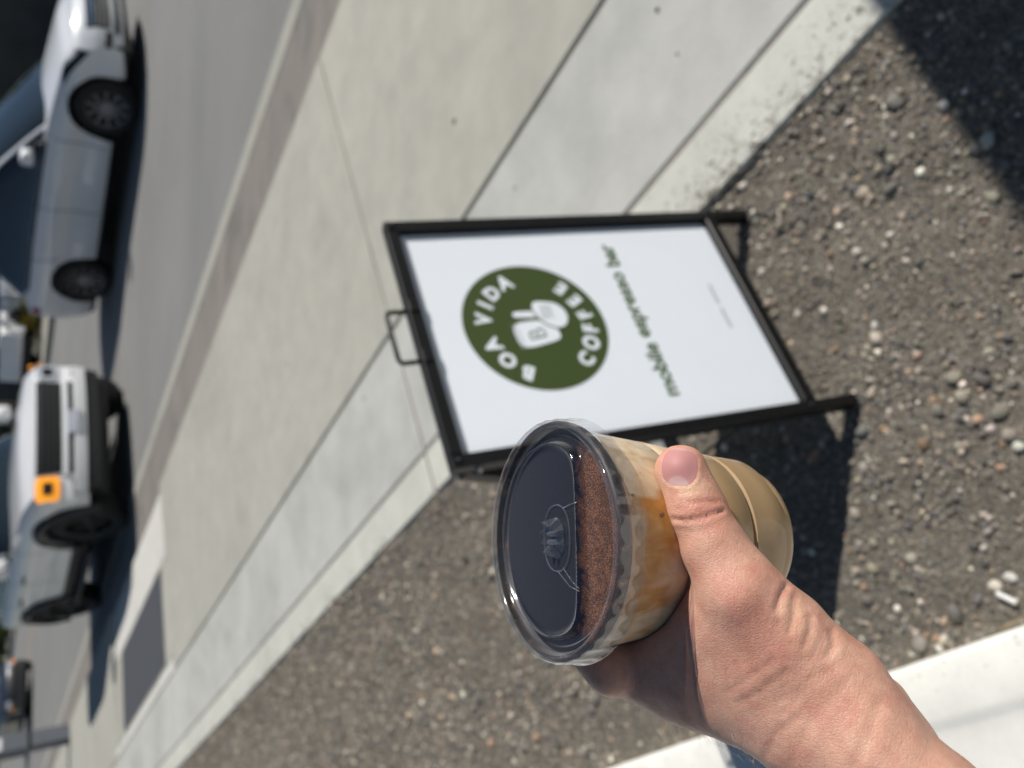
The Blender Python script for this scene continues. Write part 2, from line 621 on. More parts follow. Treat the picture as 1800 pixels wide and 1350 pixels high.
chunks = [scatter(42000, -0.1, 2.6, 0.0, A_T - 0.004, 0.0015, 0.0048, 0, 0.55),
          scatter(13500, -0.1, 2.8, 0.01, A_T - 0.008, 0.0032, 0.0085, 1, 0.28, 2.2),
          scatter(1700, -0.1, 3.0, 0.02, A_T - 0.02, 0.0065, 0.0165, 1, 0.25, 2.8),
          scatter(30000, 2.6, 6.0, 0.0, A_T - 0.004, 0.003, 0.0105, 0, 0.7),
          scatter(20000, 6.0, 12.0, 0.0, A_T - 0.004, 0.005, 0.013, 0, 0.7)]
# grit spilled over the pale concrete edge beside the sign
n = 900
sgr = np.concatenate([RNG.normal(0.72, 0.16, n), RNG.normal(0.2, 0.18, n // 2)])
tgr = A_T + np.abs(RNG.normal(0, 0.055, len(sgr)))
k = tgr < B_T + 0.05
chunks.append(pebbles(sgr[k], tgr[k], RNG.uniform(0.0006, 0.0024, k.sum()), 0, np.full(k.sum(), WALK_Z), 0.3))
nk = 260
sk_, tk_ = RNG.uniform(0.2, 3.0, nk), -np.abs(RNG.normal(0, 0.035, nk)) - 0.006
chunks.append(pebbles(sk_, tk_, RNG.uniform(0.0006, 0.0019, nk), 0, np.full(nk, 0.0575), 0.2))
V, F, Cc, b = [], [], [], 0
for v, f, c in chunks:
    V.append(v), F.append(f + b), Cc.append(c)
    b += len(v)
me = fast_mesh('gravel', np.concatenate(V), np.concatenate(F))
set_attr(me, 'Col', np.concatenate(Cc))
o = link_mesh('gravel', me, M['pebble'], smooth=True)
o['kind'] = 'stuff'
tag(o, 'loose grey and tan pebbles covering the soil bed between the kerbs', 'gravel')

# the larger stones one can point to: photo pixel, radius in mm, colour
STONES = [((1663, 187), 13, 9, 'cream white', 'lying at the edge of the dark shadow in the corner'),
          ((1508, 333), 17, 4, 'blue grey', 'lying alone between the sidewalk edge and the shadow'),
          ((1582, 186), 17, 1, 'dull grey', 'half sunk in soil near the shadow edge'),
          ((1575, 240), 12, 7, 'pale grey', 'among small stones near the shadow edge'),
          ((1565, 300), 14, 0, 'dark grey', 'beside the bare brown soil patch'),
          ((1720, 260), 18, 2, 'grey', 'next to the shadow boundary'),
          ((1428, 345), 12, 4, 'light blue grey', 'close to the sidewalk corner by the sign leg'),
          ((1670, 335), 9, 9, 'small white', 'on bare soil below the big grey stone'),
          ((1535, 572), 11, 9, 'small white', 'in front of the sign on bare soil'),
          ((1690, 735), 13, 1, 'round grey', 'with a black shadow on bare soil'),
          ((1520, 822), 13, 7, 'pale oblong', 'beside the shadow of the sign'),
          ((1512, 760), 12, 1, 'grey', 'touching the tip of the sign leg'),
          ((1735, 935), 11, 7, 'cream', 'near the white stub'),
          ((1775, 1015), 13, 9, 'white rounded', 'just above the white stub'),
          ((1680, 1078), 17, 2, 'rough grey', 'next to the white kerb'),
          ((1650, 1140), 10, 9, 'bright', 'against the white kerb'),
          ((1310, 327), 11, 9, 'white', 'by the foot of the sign leg at the sidewalk'),
          ((1600, 700), 10, 5, 'tan', 'on soil in the middle of the bed')]
for (px, rmm, ci, cname, where) in STONES:
    p = on_ground(px[0], px[1], 0.0)
    s_, t_ = float(p[:2] @ SD), float(p[:2] @ SN)
    v, f, c = pebbles(np.array([s_]), np.array([t_]), np.array([rmm / 1000.0 * 0.80]), 2, soil_z(np.array([s_]), np.array([t_])), 0.25)
    v = v - np.array(S(s_, t_, 0))
    me = fast_mesh('stone', v, f)
    set_attr(me, 'Col', np.repeat(PAL[ci][None] * (1.25 if ci == 9 else 1.0), len(v), 0))
    o = link_mesh('stone', me, M['pebble'], smooth=True)
    o.location = S(s_, t_, 0)
    tag(o, f'{cname} stone {where}', 'stone', 'larger stones in the gravel')


# sidewalk -----------------------------------------------------------
def slab(name, s0, s1, t0, t1, z, mat, parent, ch=0.006, th=0.10, zfun=None):
    b = MB()
    vs = []
    for dz, k in ((-th, 0), (-ch, 0), (0, ch)):
        for (s_, t_) in ((s0 + k, t0 + k), (s1 - k, t0 + k), (s1 - k, t1 - k), (s0 + k, t1 - k)):
            zz_ = (zfun(s_, t_) if zfun else z) + dz
            vs.append(S(s_, t_, zz_))
    fs = [(8, 11, 10, 9)]
    for r in range(2):
        for k in range(4):
            a, b2 = r * 4 + k, r * 4 + (k + 1) % 4
            fs.append((a, a + 4, b2 + 4, b2))
    b.add(vs, fs)
    return b.build(name, mat, parent)


sw = MB().grid(np.array([[S(s_, t_, -0.07) for t_ in (A_T + 0.01, D_T - 0.01)] for s_ in (-6, 70)]), flip=False).build('sidewalk', M['dark_joint'])
structure(sw)
MB().grid(np.array([[S(s_, t_, WALK_Z - 0.0035) for t_ in (B_T - 0.007, B_T + 0.007)] for s_ in (-6, 60)])).build('joint_filler', M['gutter'], sw)
G = 0.007
J0, JW = -0.19, 2.48
for k in range(-2, 22):
    s0, s1 = J0 + JW * k + 0.009, J0 + JW * (k + 1) - 0.009
    MB().add([S(s1 - 0.004, A_T + 0.02, WALK_Z - 0.005), S(s1 + 0.022, A_T + 0.02, WALK_Z - 0.005), S(s1 + 0.022, D_T - 0.02, WALK_Z - 0.005), S(s1 - 0.004, D_T - 0.02, WALK_Z - 0.005)], [(0, 3, 2, 1)]).build('joint_filler', M['gutter'], sw) if k not in (3, 4) else None
    slab('slab', s0, s1, A_T, B_T - G * 0.6, WALK_Z, M['walk_edge'], sw)
    slab('slab', s0 + 0.0, s1, B_T + G * 0.6, C_T - G, WALK_Z, M['walk_light'], sw)
    if k == 3:      # the kerb ramp with its grey tactile plate
        e = 10.66
        slab('slab', s0 + 0.03, s1 + 0.0, C_T + G, 1.925, WALK_Z, M['ramp'], sw)
        zr = lambda s_, t_: WALK_Z - 0.035 * max(0.0, (t_ - 1.9) / (D_T - 1.9))
        slab('ramp_landing', s0 + 0.03, 11.0, 2.90, D_T, 0, M['ramp'], sw, zfun=zr)
        slab('ramp_landing', s0 + 0.03, 11.0, 1.93, 2.895, 0, M['walk'], sw, zfun=zr)
        b = MB()
        b.add([S(7.60, 1.96, zr(0, 1.96) + 0.006), S(10.30, 1.96, zr(0, 1.96) + 0.006), S(10.30, 2.87, zr(0, 2.87) + 0.006), S(7.60, 2.87, zr(0, 2.87) + 0.006)], [(0, 3, 2, 1)])
        tp = b.build('tactile_plate', M['tactile'], sw)
        # truncated domes, joined: far too small to pick apart here
        b = MB()
        for i in range(44):
            for j in range(15):
                s_, t_ = 7.63 + i * 0.0605, 1.99 + j * 0.0605
                z_ = zr(0, t_) + 0.006
                q = [S(s_ + r * math.cos(a), t_ + r * math.sin(a), z_ + dz) for r, dz in ((0.012, 0.0), (0.006, 0.005)) for a in (0, 1.257, 2.513, 3.77, 5.027)]
                b.add(q, [(m_, (m_ + 1) % 5, (m_ + 1) % 5 + 5, m_ + 5) for m_ in range(5)] + [(5, 6, 7, 8, 9)])
        dm = b.build('dome_studs', M['tactile'], tp)
        dm['kind'] = 'stuff'
    elif k == 4:
        slab('slab', 11.01, s1, C_T + G, D_T, WALK_Z, M['walk'], sw)
        slab('slab', s0, 11.0, C_T + G, 1.925, WALK_Z, M['ramp'], sw)
    else:
        slab('slab', s0, s1, C_T + G, D_T, WALK_Z, M['walk'], sw)

# old chewing gum and oil spots on the slabs
for (x_, y_), r_ in (((798, 213), 0.016), ((1155, 17), 0.010), ((905, 330), 0.007), ((640, 700), 0.010), ((1190, 95), 0.006), ((505, 640), 0.012)):
    r_ *= 0.7
    p_ = on_ground(x_, y_, WALK_Z + 0.0015)
    q_ = [(p_[0] + r_ * (1 + 0.25 * math.sin(3 * a + x_)) * math.cos(a), p_[1] + r_ * (1 + 0.2 * math.cos(2 * a + y_)) * math.sin(a), p_[2]) for a in np.linspace(0, 2 * math.pi, 14, endpoint=False)]
    MB().add(q_, [tuple(range(14))]).build('gum_spot', M['dark_joint'], sw)

# gutter pan and street
gz = [(D_T - 0.01, -0.050), (D_T + 0.25, -0.045), (4.262, -0.028)]
o = MB().grid(np.array([[S(s_, t_, z_) for t_, z_ in gz] for s_ in np.arange(-8, 71, 1.0)])).build('gutter', M['gutter'])
structure(o)
o = MB().grid(np.array([[S(s_, t_, z_) for t_, z_ in ((4.274, -0.028), (4.40, -0.018), (4.41, -0.03))] for s_ in np.arange(-8, 71, 1.0)])).build('gutter_lip', M['walk'])
structure(o)
o = MB().grid(np.array([[S(s_, t_, STREET_Z - 0.004 if 4.3 < t_ < 16 else -0.06) for t_ in (4.2, 4.402, 10.0, 15.6)] for s_ in np.arange(-30, 161, 10.0)])).build('street', M['asphalt'])
structure(o)
o = MB().grid(np.array([[S(s_, t_, STREET_Z + 0.002) for t_ in (9.95, 10.07)] for s_ in (26, 60)])).build('street_marking', M['road_yellow'])
structure(o)
o = MB().grid(np.array([[S(s_, t_, z_) for t_, z_ in ((15.2, -0.05), (15.2, 0.12), (15.35, 0.13), (17.2, 0.15), (17.2, -0.1))] for s_ in (-30, 160)])).build('far_kerb', M['far_concrete'])
structure(o)

# white kerb and concrete lot under the photographer
prof = [(0.0, -0.08), (0.0, 0.045), (-0.006, 0.054), (-0.014, 0.057), (-0.088, 0.060), (-0.098, 0.0590), (-0.106, 0.0560), (-0.115, 0.0545), (-0.135, 0.0540), (-0.60, 0.055), (-5.0, 0.055), (-5.0, -0.08)]
o = MB().grid(np.array([[S(s_, t_, z_) for t_, z_ in prof] for s_ in np.arange(-6, 40.1, 0.5)])).build('lot_kerb', M['lot'], smooth=True, auto=40)
structure(o)

# ------------------------------------------------------------------ A-frame sign
SL = on_ground(1500, 705)
SR = on_ground(1302, 365)
sw_ = (SR - SL) / np.linalg.norm(SR - SL)
sn_ = np.array([-sw_[1], sw_[0], 0.0])
LEAN = math.radians(15)
se_ = math.cos(LEAN) * np.array([0, 0, 1.0]) + math.sin(LEAN) * sn_
sf_ = np.cross(sw_, se_)          # out of the printed face, towards the camera side
SIGN_TH = 0.020


def SG(p, q, d=0.0):
    return SL + sw_ * p + se_ * q + sf_ * d


sign = thing('sidewalk_sign', 'black steel A-frame sidewalk sign with white panel and round green logo standing on the gravel', 'sign',
             tuple((SL + SR) / 2))


def sign_bar(b, p0, p1, q0, q1, d0, d1, fr=SG):
    vs = [fr(p, q, d) for d in (d0, d1) for p, q in ((p0, q0), (p1, q0), (p1, q1), (p0, q1))]
    # small chamfer by insetting the front face
    c_ = 0.0022
    vs += [fr(p, q, d1 + c_) for p, q in ((p0 + c_, q0 + c_), (p1 - c_, q0 + c_), (p1 - c_, q1 - c_), (p0 + c_, q1 - c_))]
    fs = [(0, 3, 2, 1)]
    for r in range(2):
        for k_ in range(4):
            a, b2 = r * 4 + k_, r * 4 + (k_ + 1) % 4
            fs.append((a, b2, b2 + 4, a + 4))
    fs.append((8, 9, 10, 11))
    b.add(vs, fs)


QT = 0.835
b = MB(); sign_bar(b, -0.0115, 0.0125, -0.002, QT, -0.012, 0.010); b.build('leg', M['black_metal'], sign, world=True)
b = MB(); sign_bar(b, 0.4805, 0.5045, -0.002, QT, -0.012, 0.010); b.build('leg', M['black_metal'], sign, world=True)
b = MB(); sign_bar(b, 0.0130, 0.480, 0.811, QT, -0.012, 0.010); b.build('top_bar', M['black_metal'], sign, world=True)
b = MB(); sign_bar(b, 0.0130, 0.480, 0.098, 0.1225, -0.012, 0.010); b.build('bottom_bar', M['black_metal'], sign, world=True)
b = MB(); sign_bar(b, 0.0128, 0.4802, 0.1227, 0.8108, -0.009, -0.004); panel = b.build('panel', M['sign_white'], sign, world=True)
# rear frame, leaning the other way
apex_q = QT
LEAN2 = math.radians(14)
se2 = math.cos(LEAN2) * np.array([0, 0, 1.0]) - math.sin(LEAN2) * sn_
sf2 = -np.cross(sw_, se2)
QT2 = float((QT * se_)[2] / se2[2])
foot2 = SL + se_ * apex_q - se2 * QT2 + sn_ * 0.012


def SG2(p, q, d=0.0):
    return foot2 + sw_ * p + se2 * q + sf2 * d


for args in (('leg', -0.0115, 0.0125, -0.002, 0.800, -0.012, 0.010), ('leg', 0.4805, 0.5045, -0.002, 0.800, -0.012, 0.010),
             ('top_bar', 0.013, 0.48, 0.776, 0.800, -0.012, 0.010), ('bottom_bar', 0.013, 0.48, 0.098, 0.1225, -0.012, 0.010)):
    b = MB(); sign_bar(b, *args[1:], fr=SG2); b.build(args[0], M['black_metal'], sign, world=True)
b = MB(); sign_bar(b, 0.0128, 0.4802, 0.1227, 0.7758, -0.009, -0.004, fr=SG2); b.build('rear_panel', M['sign_white'], sign, world=True)
# carrying handle
hp = [(0.1995, 0.826), (0.1990, 0.860), (0.2005, 0.8665), (0.206, 0.870), (0.252, 0.871), (0.298, 0.871), (0.304, 0.8685), (0.306, 0.862), (0.3045, 0.826)]
b = MB().tube([SG(p, q, -0.004) for p, q in hp], 0.0042, 10); b.build('handle', M['black_metal'], sign, smooth=True, world=True)
for p in (0.1995, 0.3045):
    b = MB(); sign_bar(b, p - 0.012, p + 0.012, 0.813, 0.8335, 0.0125, 0.0145); b.build('handle_clip', M['black_metal'], sign, world=True)
for p, q in ((-0.0145, 0.79), (0.5075, 0.79), (0.0005, 0.115), (0.4925, 0.115), (0.0005, 0.822), (0.4925, 0.822)):
    b = MB().lathe([(0, 0.0052), (0.003, 0.0045), (0.0052, 0.002), (0.0052, -0.004)], 12, SG(p, q, 0.0125 if 0 <= p < 0.5 else 0), sf_ if 0 <= p < 0.5 else sw_ * (1 if p > 0.3 else -1), se_)
    b.build('bolt', M['black_metal'] if 0 <= p < .5 else M['steel'], sign, smooth=True, world=True)
for p in (-0.013, 0.506):   # spreader straps between the two frames
    a0, a1 = SG(p, 0.28, -0.01), SG2(p, 0.28, -0.01)
    mid_ = (a0 + a1) / 2 - np.array([0, 0, 0.004])
    b = MB().tube([a0, mid_, a1], 0.0032, 8); b.build('spreader_strap', M['black_metal'], sign, world=True)

# print on the panel -------------------------------------------------
PRD = -0.0016          # height of the panel's face


def flat(b, pts, d):
    b.add([SG(p, q, d) for p, q in pts], [tuple(range(len(pts)))])


CX, CY, CR = 0.2500, 0.6025, 0.1400
b = MB()
ring = [(CX + CR * math.cos(a), CY + CR * math.sin(a)) for a in np.linspace(0, 2 * math.pi, 96, endpoint=False)]
flat(b, ring, PRD + 0.0004)
logo = b.build('logo_disc', M['sign_green'], panel, world=True)


def text_geo(txt, size, bold=0.0, shear=0.0, spacing=1.0):
    cu = bpy.data.curves.new('lettering', 'FONT')
    cu.body = txt
    cu.size = size
    cu.offset = bold
    cu.shear = shear
    cu.space_character = spacing
    cu.align_x = 'CENTER'
    cu.resolution_u = 6
    ob = bpy.data.objects.new('lettering_source', cu)
    COL.objects.link(ob)
    dg = bpy.context.evaluated_depsgraph_get()
    me = ob.evaluated_get(dg).to_mesh()
    V = np.array([v.co[:] for v in me.vertices])
    F = [tuple(p.vertices) for p in me.polygons]
    bpy.data.objects.remove(ob)
    bpy.data.curves.remove(cu)
    return V, F


def put_text(name, txt, size, p, q, ang, mat, d, bold=0.0, shear=0.0, spacing=1.0, parent=None, sx=1.0, sy=1.0, center=True, width=None):
    V, F = text_geo(txt, size, bold, shear, spacing)
    x, y = V[:, 0], V[:, 1]
    if center:
        x = x - (x.min() + x.max()) / 2
        y = y - (y.min() + y.max()) / 2
    if width:
        sx = width / (x.max() - x.min())
    x, y = x * sx, y * sy
    ca, sa = math.cos(ang), math.sin(ang)
    b = MB()
    b.add([SG(p + xx * ca - yy * sa, q + xx * sa + yy * ca, d) for xx, yy in zip(x, y)], F)
    return b.build(name, mat, parent, world=True)


def logo_letters(chars, pts, top):
    for i, (ch, (p, q)) in enumerate(zip(chars, pts)):
        a = math.atan2(q - CY, p - CX)
        ang = a - math.pi / 2 if top else a + math.pi / 2
        ang += random.uniform(-0.06, 0.06)
        put_text('letter', ch, 0.040, p, q, ang, M['sign_white'], PRD + 0.0008, bold=0.0019, parent=logo, sx=0.95, sy=1.02 * random.uniform(0.94, 1.05))


logo_letters('BOAVIDA', [(0.1515, 0.652), (0.1815, 0.681), (0.2150, 0.699), (0.2725, 0.700), (0.3035, 0.688), (0.3295, 0.667), (0.3520, 0.636)], True)
logo_letters('COFFEE', [(0.1665, 0.5315), (0.2000, 0.5085), (0.2320, 0.4985), (0.2645, 0.4985), (0.2980, 0.5080), (0.3290, 0.5265)], False)


def blob(name, pts, d, mat, rnd=2, parent=logo):
    P = [np.array(p) for p in pts]
    for _ in range(rnd):          # corner cutting rounds the outline
        Q = []
        for i in range(len(P)):
            a, c_ = P[i], P[(i + 1) % len(P)]
            Q += [a * 0.8 + c_ * 0.2, a * 0.2 + c_ * 0.8]
        P = Q
    b = MB(); flat(b, P, d)
    return b.build(name, mat, parent, world=True)


def stroke(name, pts, wd, d, mat, parent=logo):
    P = [np.array(p, float) for p in pts]
    L_, R_ = [], []
    for i, p in enumerate(P):
        t_ = P[min(i + 1, len(P) - 1)] - P[max(i - 1, 0)]
        t_ /= np.linalg.norm(t_)
        nn = np.array([-t_[1], t_[0]]) * wd / 2
        L_.append(p + nn); R_.append(p - nn)
    b = MB().grid(np.array([[SG(a[0], a[1], d), SG(c_[0], c_[1], d)] for a, c_ in zip(L_, R_)]), flip=True)
    return b.build(name, mat, parent, world=True)


card = blob('emblem_card', [(0.1985, 0.6480), (0.2130, 0.5670), (0.2240, 0.5625), (0.2400, 0.5655), (0.2500, 0.5790), (0.2615, 0.5950), (0.2572, 0.6530)], PRD + 0.0008, M['sign_white'])
blob('emblem_stick', [(0.2700, 0.6405), (0.2665, 0.5880), (0.2810, 0.5880), (0.2838, 0.6385), (0.277, 0.643)], PRD + 0.0008, M['sign_white'])
blob('emblem_outline', [(0.3075, 0.5945), (0.2995, 0.5490), (0.2805, 0.5328), (0.2605, 0.5310), (0.2405, 0.5415), (0.2350, 0.5610), (0.2478, 0.5860), (0.2695, 0.5990), (0.2905, 0.6035)], PRD + 0.0009, M['sign_green'])
blob('emblem_bean', [(0.3045, 0.5925), (0.2975, 0.5510), (0.2800, 0.5360), (0.2610, 0.5345), (0.2440, 0.5435), (0.2390, 0.5610), (0.2500, 0.5830), (0.2700, 0.5960), (0.2900, 0.6005)], PRD + 0.0010, M['sign_white'])
put_text('letter', 'B', 0.050, 0.2310, 0.6080, math.radians(8), M['sign_green_text'], PRD + 0.0012, bold=-0.0006, parent=card, sx=0.95)
for k_ in range(4):
    q0 = 0.650 - 0.0028 * k_
    stroke('emblem_line', [(0.2005, q0 - 0.003), (0.256, q0 + 0.001)], 0.0009, PRD + 0.0012, M['sign_ink_grey'])
for k_ in range(5):
    stroke('emblem_line', [(0.262 + 0.007 * k_, 0.588 - 0.001 * k_), (0.266 + 0.0062 * k_, 0.572 - 0.002 * k_), (0.263 + 0.007 * k_, 0.562)], 0.0011, PRD + 0.0014, M['sign_green_text'])
# strap line below the logo
put_text('word', 'mobile', 0.0400, 0.1265, 0.3905, 0.0, M['sign_green_text'], PRD + 0.0004, bold=0.0011, sy=1.1, shear=0.0, parent=panel, width=0.118)
put_text('word', 'espresso', 0.0400, 0.2795, 0.3838, 0.0, M['sign_green_text'], PRD + 0.0004, bold=0.0011, sy=1.1, parent=panel, width=0.160)
put_text('word', 'bar', 0.0400, 0.4040, 0.3905, 0.0, M['sign_green_text'], PRD + 0.0004, bold=0.0011, sy=1.1, parent=panel, width=0.058)
b = MB()
for k_ in range(22):       # a caption line too small to read
    if k_ in (10, 11):
        continue
    p0 = 0.201 + k_ * 0.0051
    flat(b, [(p0, 0.1875), (p0 + 0.0034, 0.1875), (p0 + 0.0034, 0.1930), (p0, 0.1930)], PRD + 0.0004)
b.build('caption_line', M['sign_ink_grey'], panel, world=True)

# ------------------------------------------------------------------ grey post at the kerb
pc = S(17.1, 3.43, WALK_Z)
post = thing('utility_post', 'grey square steel post with white notice standing near the kerb, cut by the picture edge', 'post', pc, STREET_YAW + math.pi + 0.25)
MB().box((0, 0, 0.30), (0.27, 0.27, 0.60), ch=0.008).build('post_foot', M['post_grey'], post)
MB().box((0, 0, 0.625), (0.22, 0.22, 0.05), ch=0.004).build('collar', M['trim_black'], post)
MB().box((0, 0, 1.60), (0.33, 0.33, 1.90), ch=0.012).build('post_box', M['post_grey'], post)
MB().box((-0.1675, 0.02, 1.22), (0.004, 0.22, 0.34), ch=0.001).build('notice', M['notice'], post)
MB().box((0.02, -0.1675, 1.22), (0.22, 0.004, 0.34), ch=0.001).build('notice', M['notice'], post)

# ------------------------------------------------------------------ litter on the gravel
P0, P1 = on_ground(1752, 1043, 0.006), on_ground(1787, 1060, 0.006)
b = MB().tube([P0 - P0, (P1 - P0) * 0.5, (P1 - P0) * 0.97, P1 - P0], [0.0042, 0.0044, 0.0042, 0.0030], 12)
o = b.build('paper_stub', M['stub'], smooth=True, auto=50)
o.location = P0
tag(o, 'short white paper stub lying on the gravel beside the white kerb', 'litter')
tw = [[(1690, 12), (1712, 30), (1725, 42), (1745, 55)], [(1722, 40), (1750, 38), (1778, 48)]]
b = MB()
org = on_ground(1690, 12, 0.005)
for line in tw:
    b.tube([on_ground(x, y, 0.006) - org for x, y in line], [0.0016, 0.0014, 0.0011, 0.0007][:len(line)], 6)
o = b.build('twig', M['twig'], smooth=True)
o.location = org
tag(o, 'thin forked twig lying in the dark shadow on the gravel', 'twig')
org = on_ground(1753, 1107, 0.004)
b = MB().tube([on_ground(x, y, z_) - org for x, y, z_ in ((1753, 1107, .004), (1775, 1097, .008), (1800, 1085, .006))], [0.0016, 0.0018, 0.0012], 6)
o = b.build('dry_stalk', plain('dry_straw', (0.33, 0.25, 0.14), 0.8, var=0.2), smooth=True)
o.location = org
tag(o, 'straw coloured dry stalk lying against the white kerb', 'twig')

# ------------------------------------------------------------------ vehicles
def smooth_knots(kn):
    xs = np.array([k[0] for k in kn], float)
    zs = np.array([k[1] for k in kn], float)
    fx = np.linspace(xs[0], xs[-1], 241)
    fz = np.interp(fx, xs, zs)
    ker = np.hanning(21); ker /= ker.sum()
    pad = np.concatenate([np.full(10, fz[0]), fz, np.full(10, fz[-1])])
    fz = np.convolve(pad, ker, 'valid')
    return lambda x: np.interp(x, fx, fz)


class Car:
    """x forward, y left, z up; origin on the ground under the middle"""

    def __init__(self, name, label, cat, P, loc, rot, group=None):
        self.P = P
        self.root = thing(name, label, cat, loc, rot, group)
        self.wb, self.hw, self.zs, self.Rw = P['wb'], P['hw'], P['sill'], P['rw']
        self.xf, self.xr = self.wb / 2 + P['fo'], -self.wb / 2 - P['ro']
        self.zt = smooth_knots(P['belt'])
        self.g = lambda f: np.interp(f, P['sec'][0], P['sec'][1])

    def hwx(self, x):
        P = self.P
        f = np.clip((x - (self.xf - 1.0)) / 1.0, 0, 1)
        r = np.clip(((self.xr + 1.0) - x) / 1.0, 0, 1)
        return self.hw * (1 - P.get('tf', 0.10) * f ** 2.2 - P.get('tr', 0.08) * r ** 2.2)

    def zlow(self, x):
        z = np.full_like(np.asarray(x, float), self.zs)
        Ra = self.Rw + self.P['gap']
        for xa in (self.wb / 2, -self.wb / 2):
            d = np.abs(x - xa)
            z = np.where(d < Ra, np.maximum(z, self.Rw + np.sqrt(np.maximum(Ra ** 2 - d ** 2, 0))), z)
        # bumpers rise a little towards the ends
        z = z + 0.04 * np.clip((x - (self.xf - 0.5)) / 0.5, 0, 1) + 0.06 * np.clip(((self.xr + 0.5) - x) / 0.5, 0, 1)
        return z

    def ys(self, x, z):
        f = (z - self.zs) / (self.zt(x) - self.zs)
        return self.hwx(x) * self.g(np.clip(f, 0, 1))

    def xm(self, x, y, z):
        """bend the ends: plan rounding and the lean of the face"""
        P = self.P
        t = np.clip((x - (self.xf - 0.6)) / 0.6, 0, 1) ** 1.6
        tr = np.clip(((self.xr + 0.6) - x) / 0.6, 0, 1) ** 1.6
        return x - t * self.drop(y, z) + tr * self.drop_r(y, z)

    def drop(self, y, z):
        P = self.P
        return P['round'] * np.abs(y / self.hw) ** 2.6 + np.interp(z, P['face'][0], P['face'][1])

    def drop_r(self, y, z):
        return 0.20 * np.abs(y / self.hw) ** 3 + np.interp(z, [0.3, 0.6, 1.2], [0.10, 0.0, 0.08])

    def stations(self):
        Ra = self.Rw + self.P['gap']
        xs = list(np.linspace(self.xr, self.xf, 84))
        for xa in (self.wb / 2, -self.wb / 2):
            for a in np.linspace(0, math.pi, 21):
                xs.append(xa + Ra * math.cos(a))
        xs = np.unique(np.round(xs, 4))
        keep = [xs[0]]
        for x in xs[1:]:
            if x - keep[-1] > 0.006:
                keep.append(x)
        keep[-1] = self.xf
        return np.array(keep)

    def body(self, mat):
        P = self.P
        xs = self.stations()
        nf, nt = 12, 8
        rings = []
        for x in xs:
            zl, zt = float(self.zlow(np.array(x))), float(self.zt(x))
            zs_ = zl + (zt - zl) * np.linspace(0, 1, nf)
            right = [(x, -float(self.ys(x, z)), z) for z in zs_]
            yt = float(self.ys(x, zt))
            crown = P['crown'] * np.clip((self.xf - x) / 0.35, 0, 1)
            top = []
            for k in range(1, nt + 1):
                u = k / nt
                top.append((x, -yt * (1 - u), zt + crown * math.sin(u * math.pi / 2)))
            half = right + top
            left = [(a, -b_, c_) for a, b_, c_ in reversed(half[:-1])]
            rings.append([(float(self.xm(a, b_, c_)), b_, c_) for a, b_, c_ in half + left])
        R = np.array(rings)
        b = MB().grid(R)
        n = R.shape[1]
        for ring, fl in ((R[-1], False), (R[0], True)):      # front and rear faces
            rows = []
            x0 = self.xf if not fl else self.xr
            for j in range(nf):
                yR, z = ring[j][1], ring[j][2]
                ycol = np.linspace(yR, -yR, 17)
                if fl:
                    xc = self.xr + self.drop_r(ycol, z)
                else:
                    xc = self.xf - self.drop(ycol, z)
                rows.append(np.stack([xc, ycol, np.full(17, z)], 1))
            b.grid(np.array(rows), flip=fl)
        o = b.build('body', mat, self.root, smooth=True, auto=38)
        # dark floor and wheel wells inside the shell
        ub = self.P.get('under', 0.15)
        MB().box((0, 0, (ub + 0.62) / 2), (self.xf - self.xr - 0.45, 2 * self.hw * 0.80, 0.62 - ub), ch=0.04).build('underbody', M['trim_black'], self.root)
        return o

    def side_patch(self, name, outline_fn, x0, x1, off, mat, n=18, m=4, side=-1, parent=None):
        """strip between two height curves on the flank"""
        xs = np.linspace(x0, x1, n)
        P = []
        for x in xs:
            za, zb = outline_fn(x)
            row = []
            for z in np.linspace(za, zb, m):
                y = side * (float(self.ys(x, z)) + off)
                row.append((float(self.xm(x, y, z)), y, z))
            P.append(row)
        return MB().grid(np.array(P), flip=(side > 0)).build(name, mat, parent or self.root, smooth=True)

    def face_patch(self, name, pts_yz, off, mat, parent=None, n=10):
        """pts_yz: (bottom list, top list) of (y, z) pairs laid on the front face, with real depth"""
        bot, top = pts_yz
        rows = []
        for u in np.linspace(0, 1, 5):
            row = []
            for (y0, z0), (y1, z1) in zip(bot, top):
                y, z = y0 + (y1 - y0) * u, z0 + (z1 - z0) * u
                row.append((self.xf - float(self.drop(y, z)) + off, y, z))
            rows.append(row)
        P = np.array(rows)
        Q = P.copy(); Q[..., 0] -= off + 0.03
        b = MB().grid(P)
        m_, n_ = P.shape[:2]
        loop = [(0, j) for j in range(n_)] + [(i, n_ - 1) for i in range(1, m_)] + [(m_ - 1, j) for j in range(n_ - 2, -1, -1)] + [(i, 0) for i in range(m_ - 2, 0, -1)]
        L_ = np.array([[P[i, j], Q[i, j]] for i, j in loop])
        b.grid(L_, close_u=True)
        return b.build(name, mat, parent or self.root, smooth=True, auto=35)

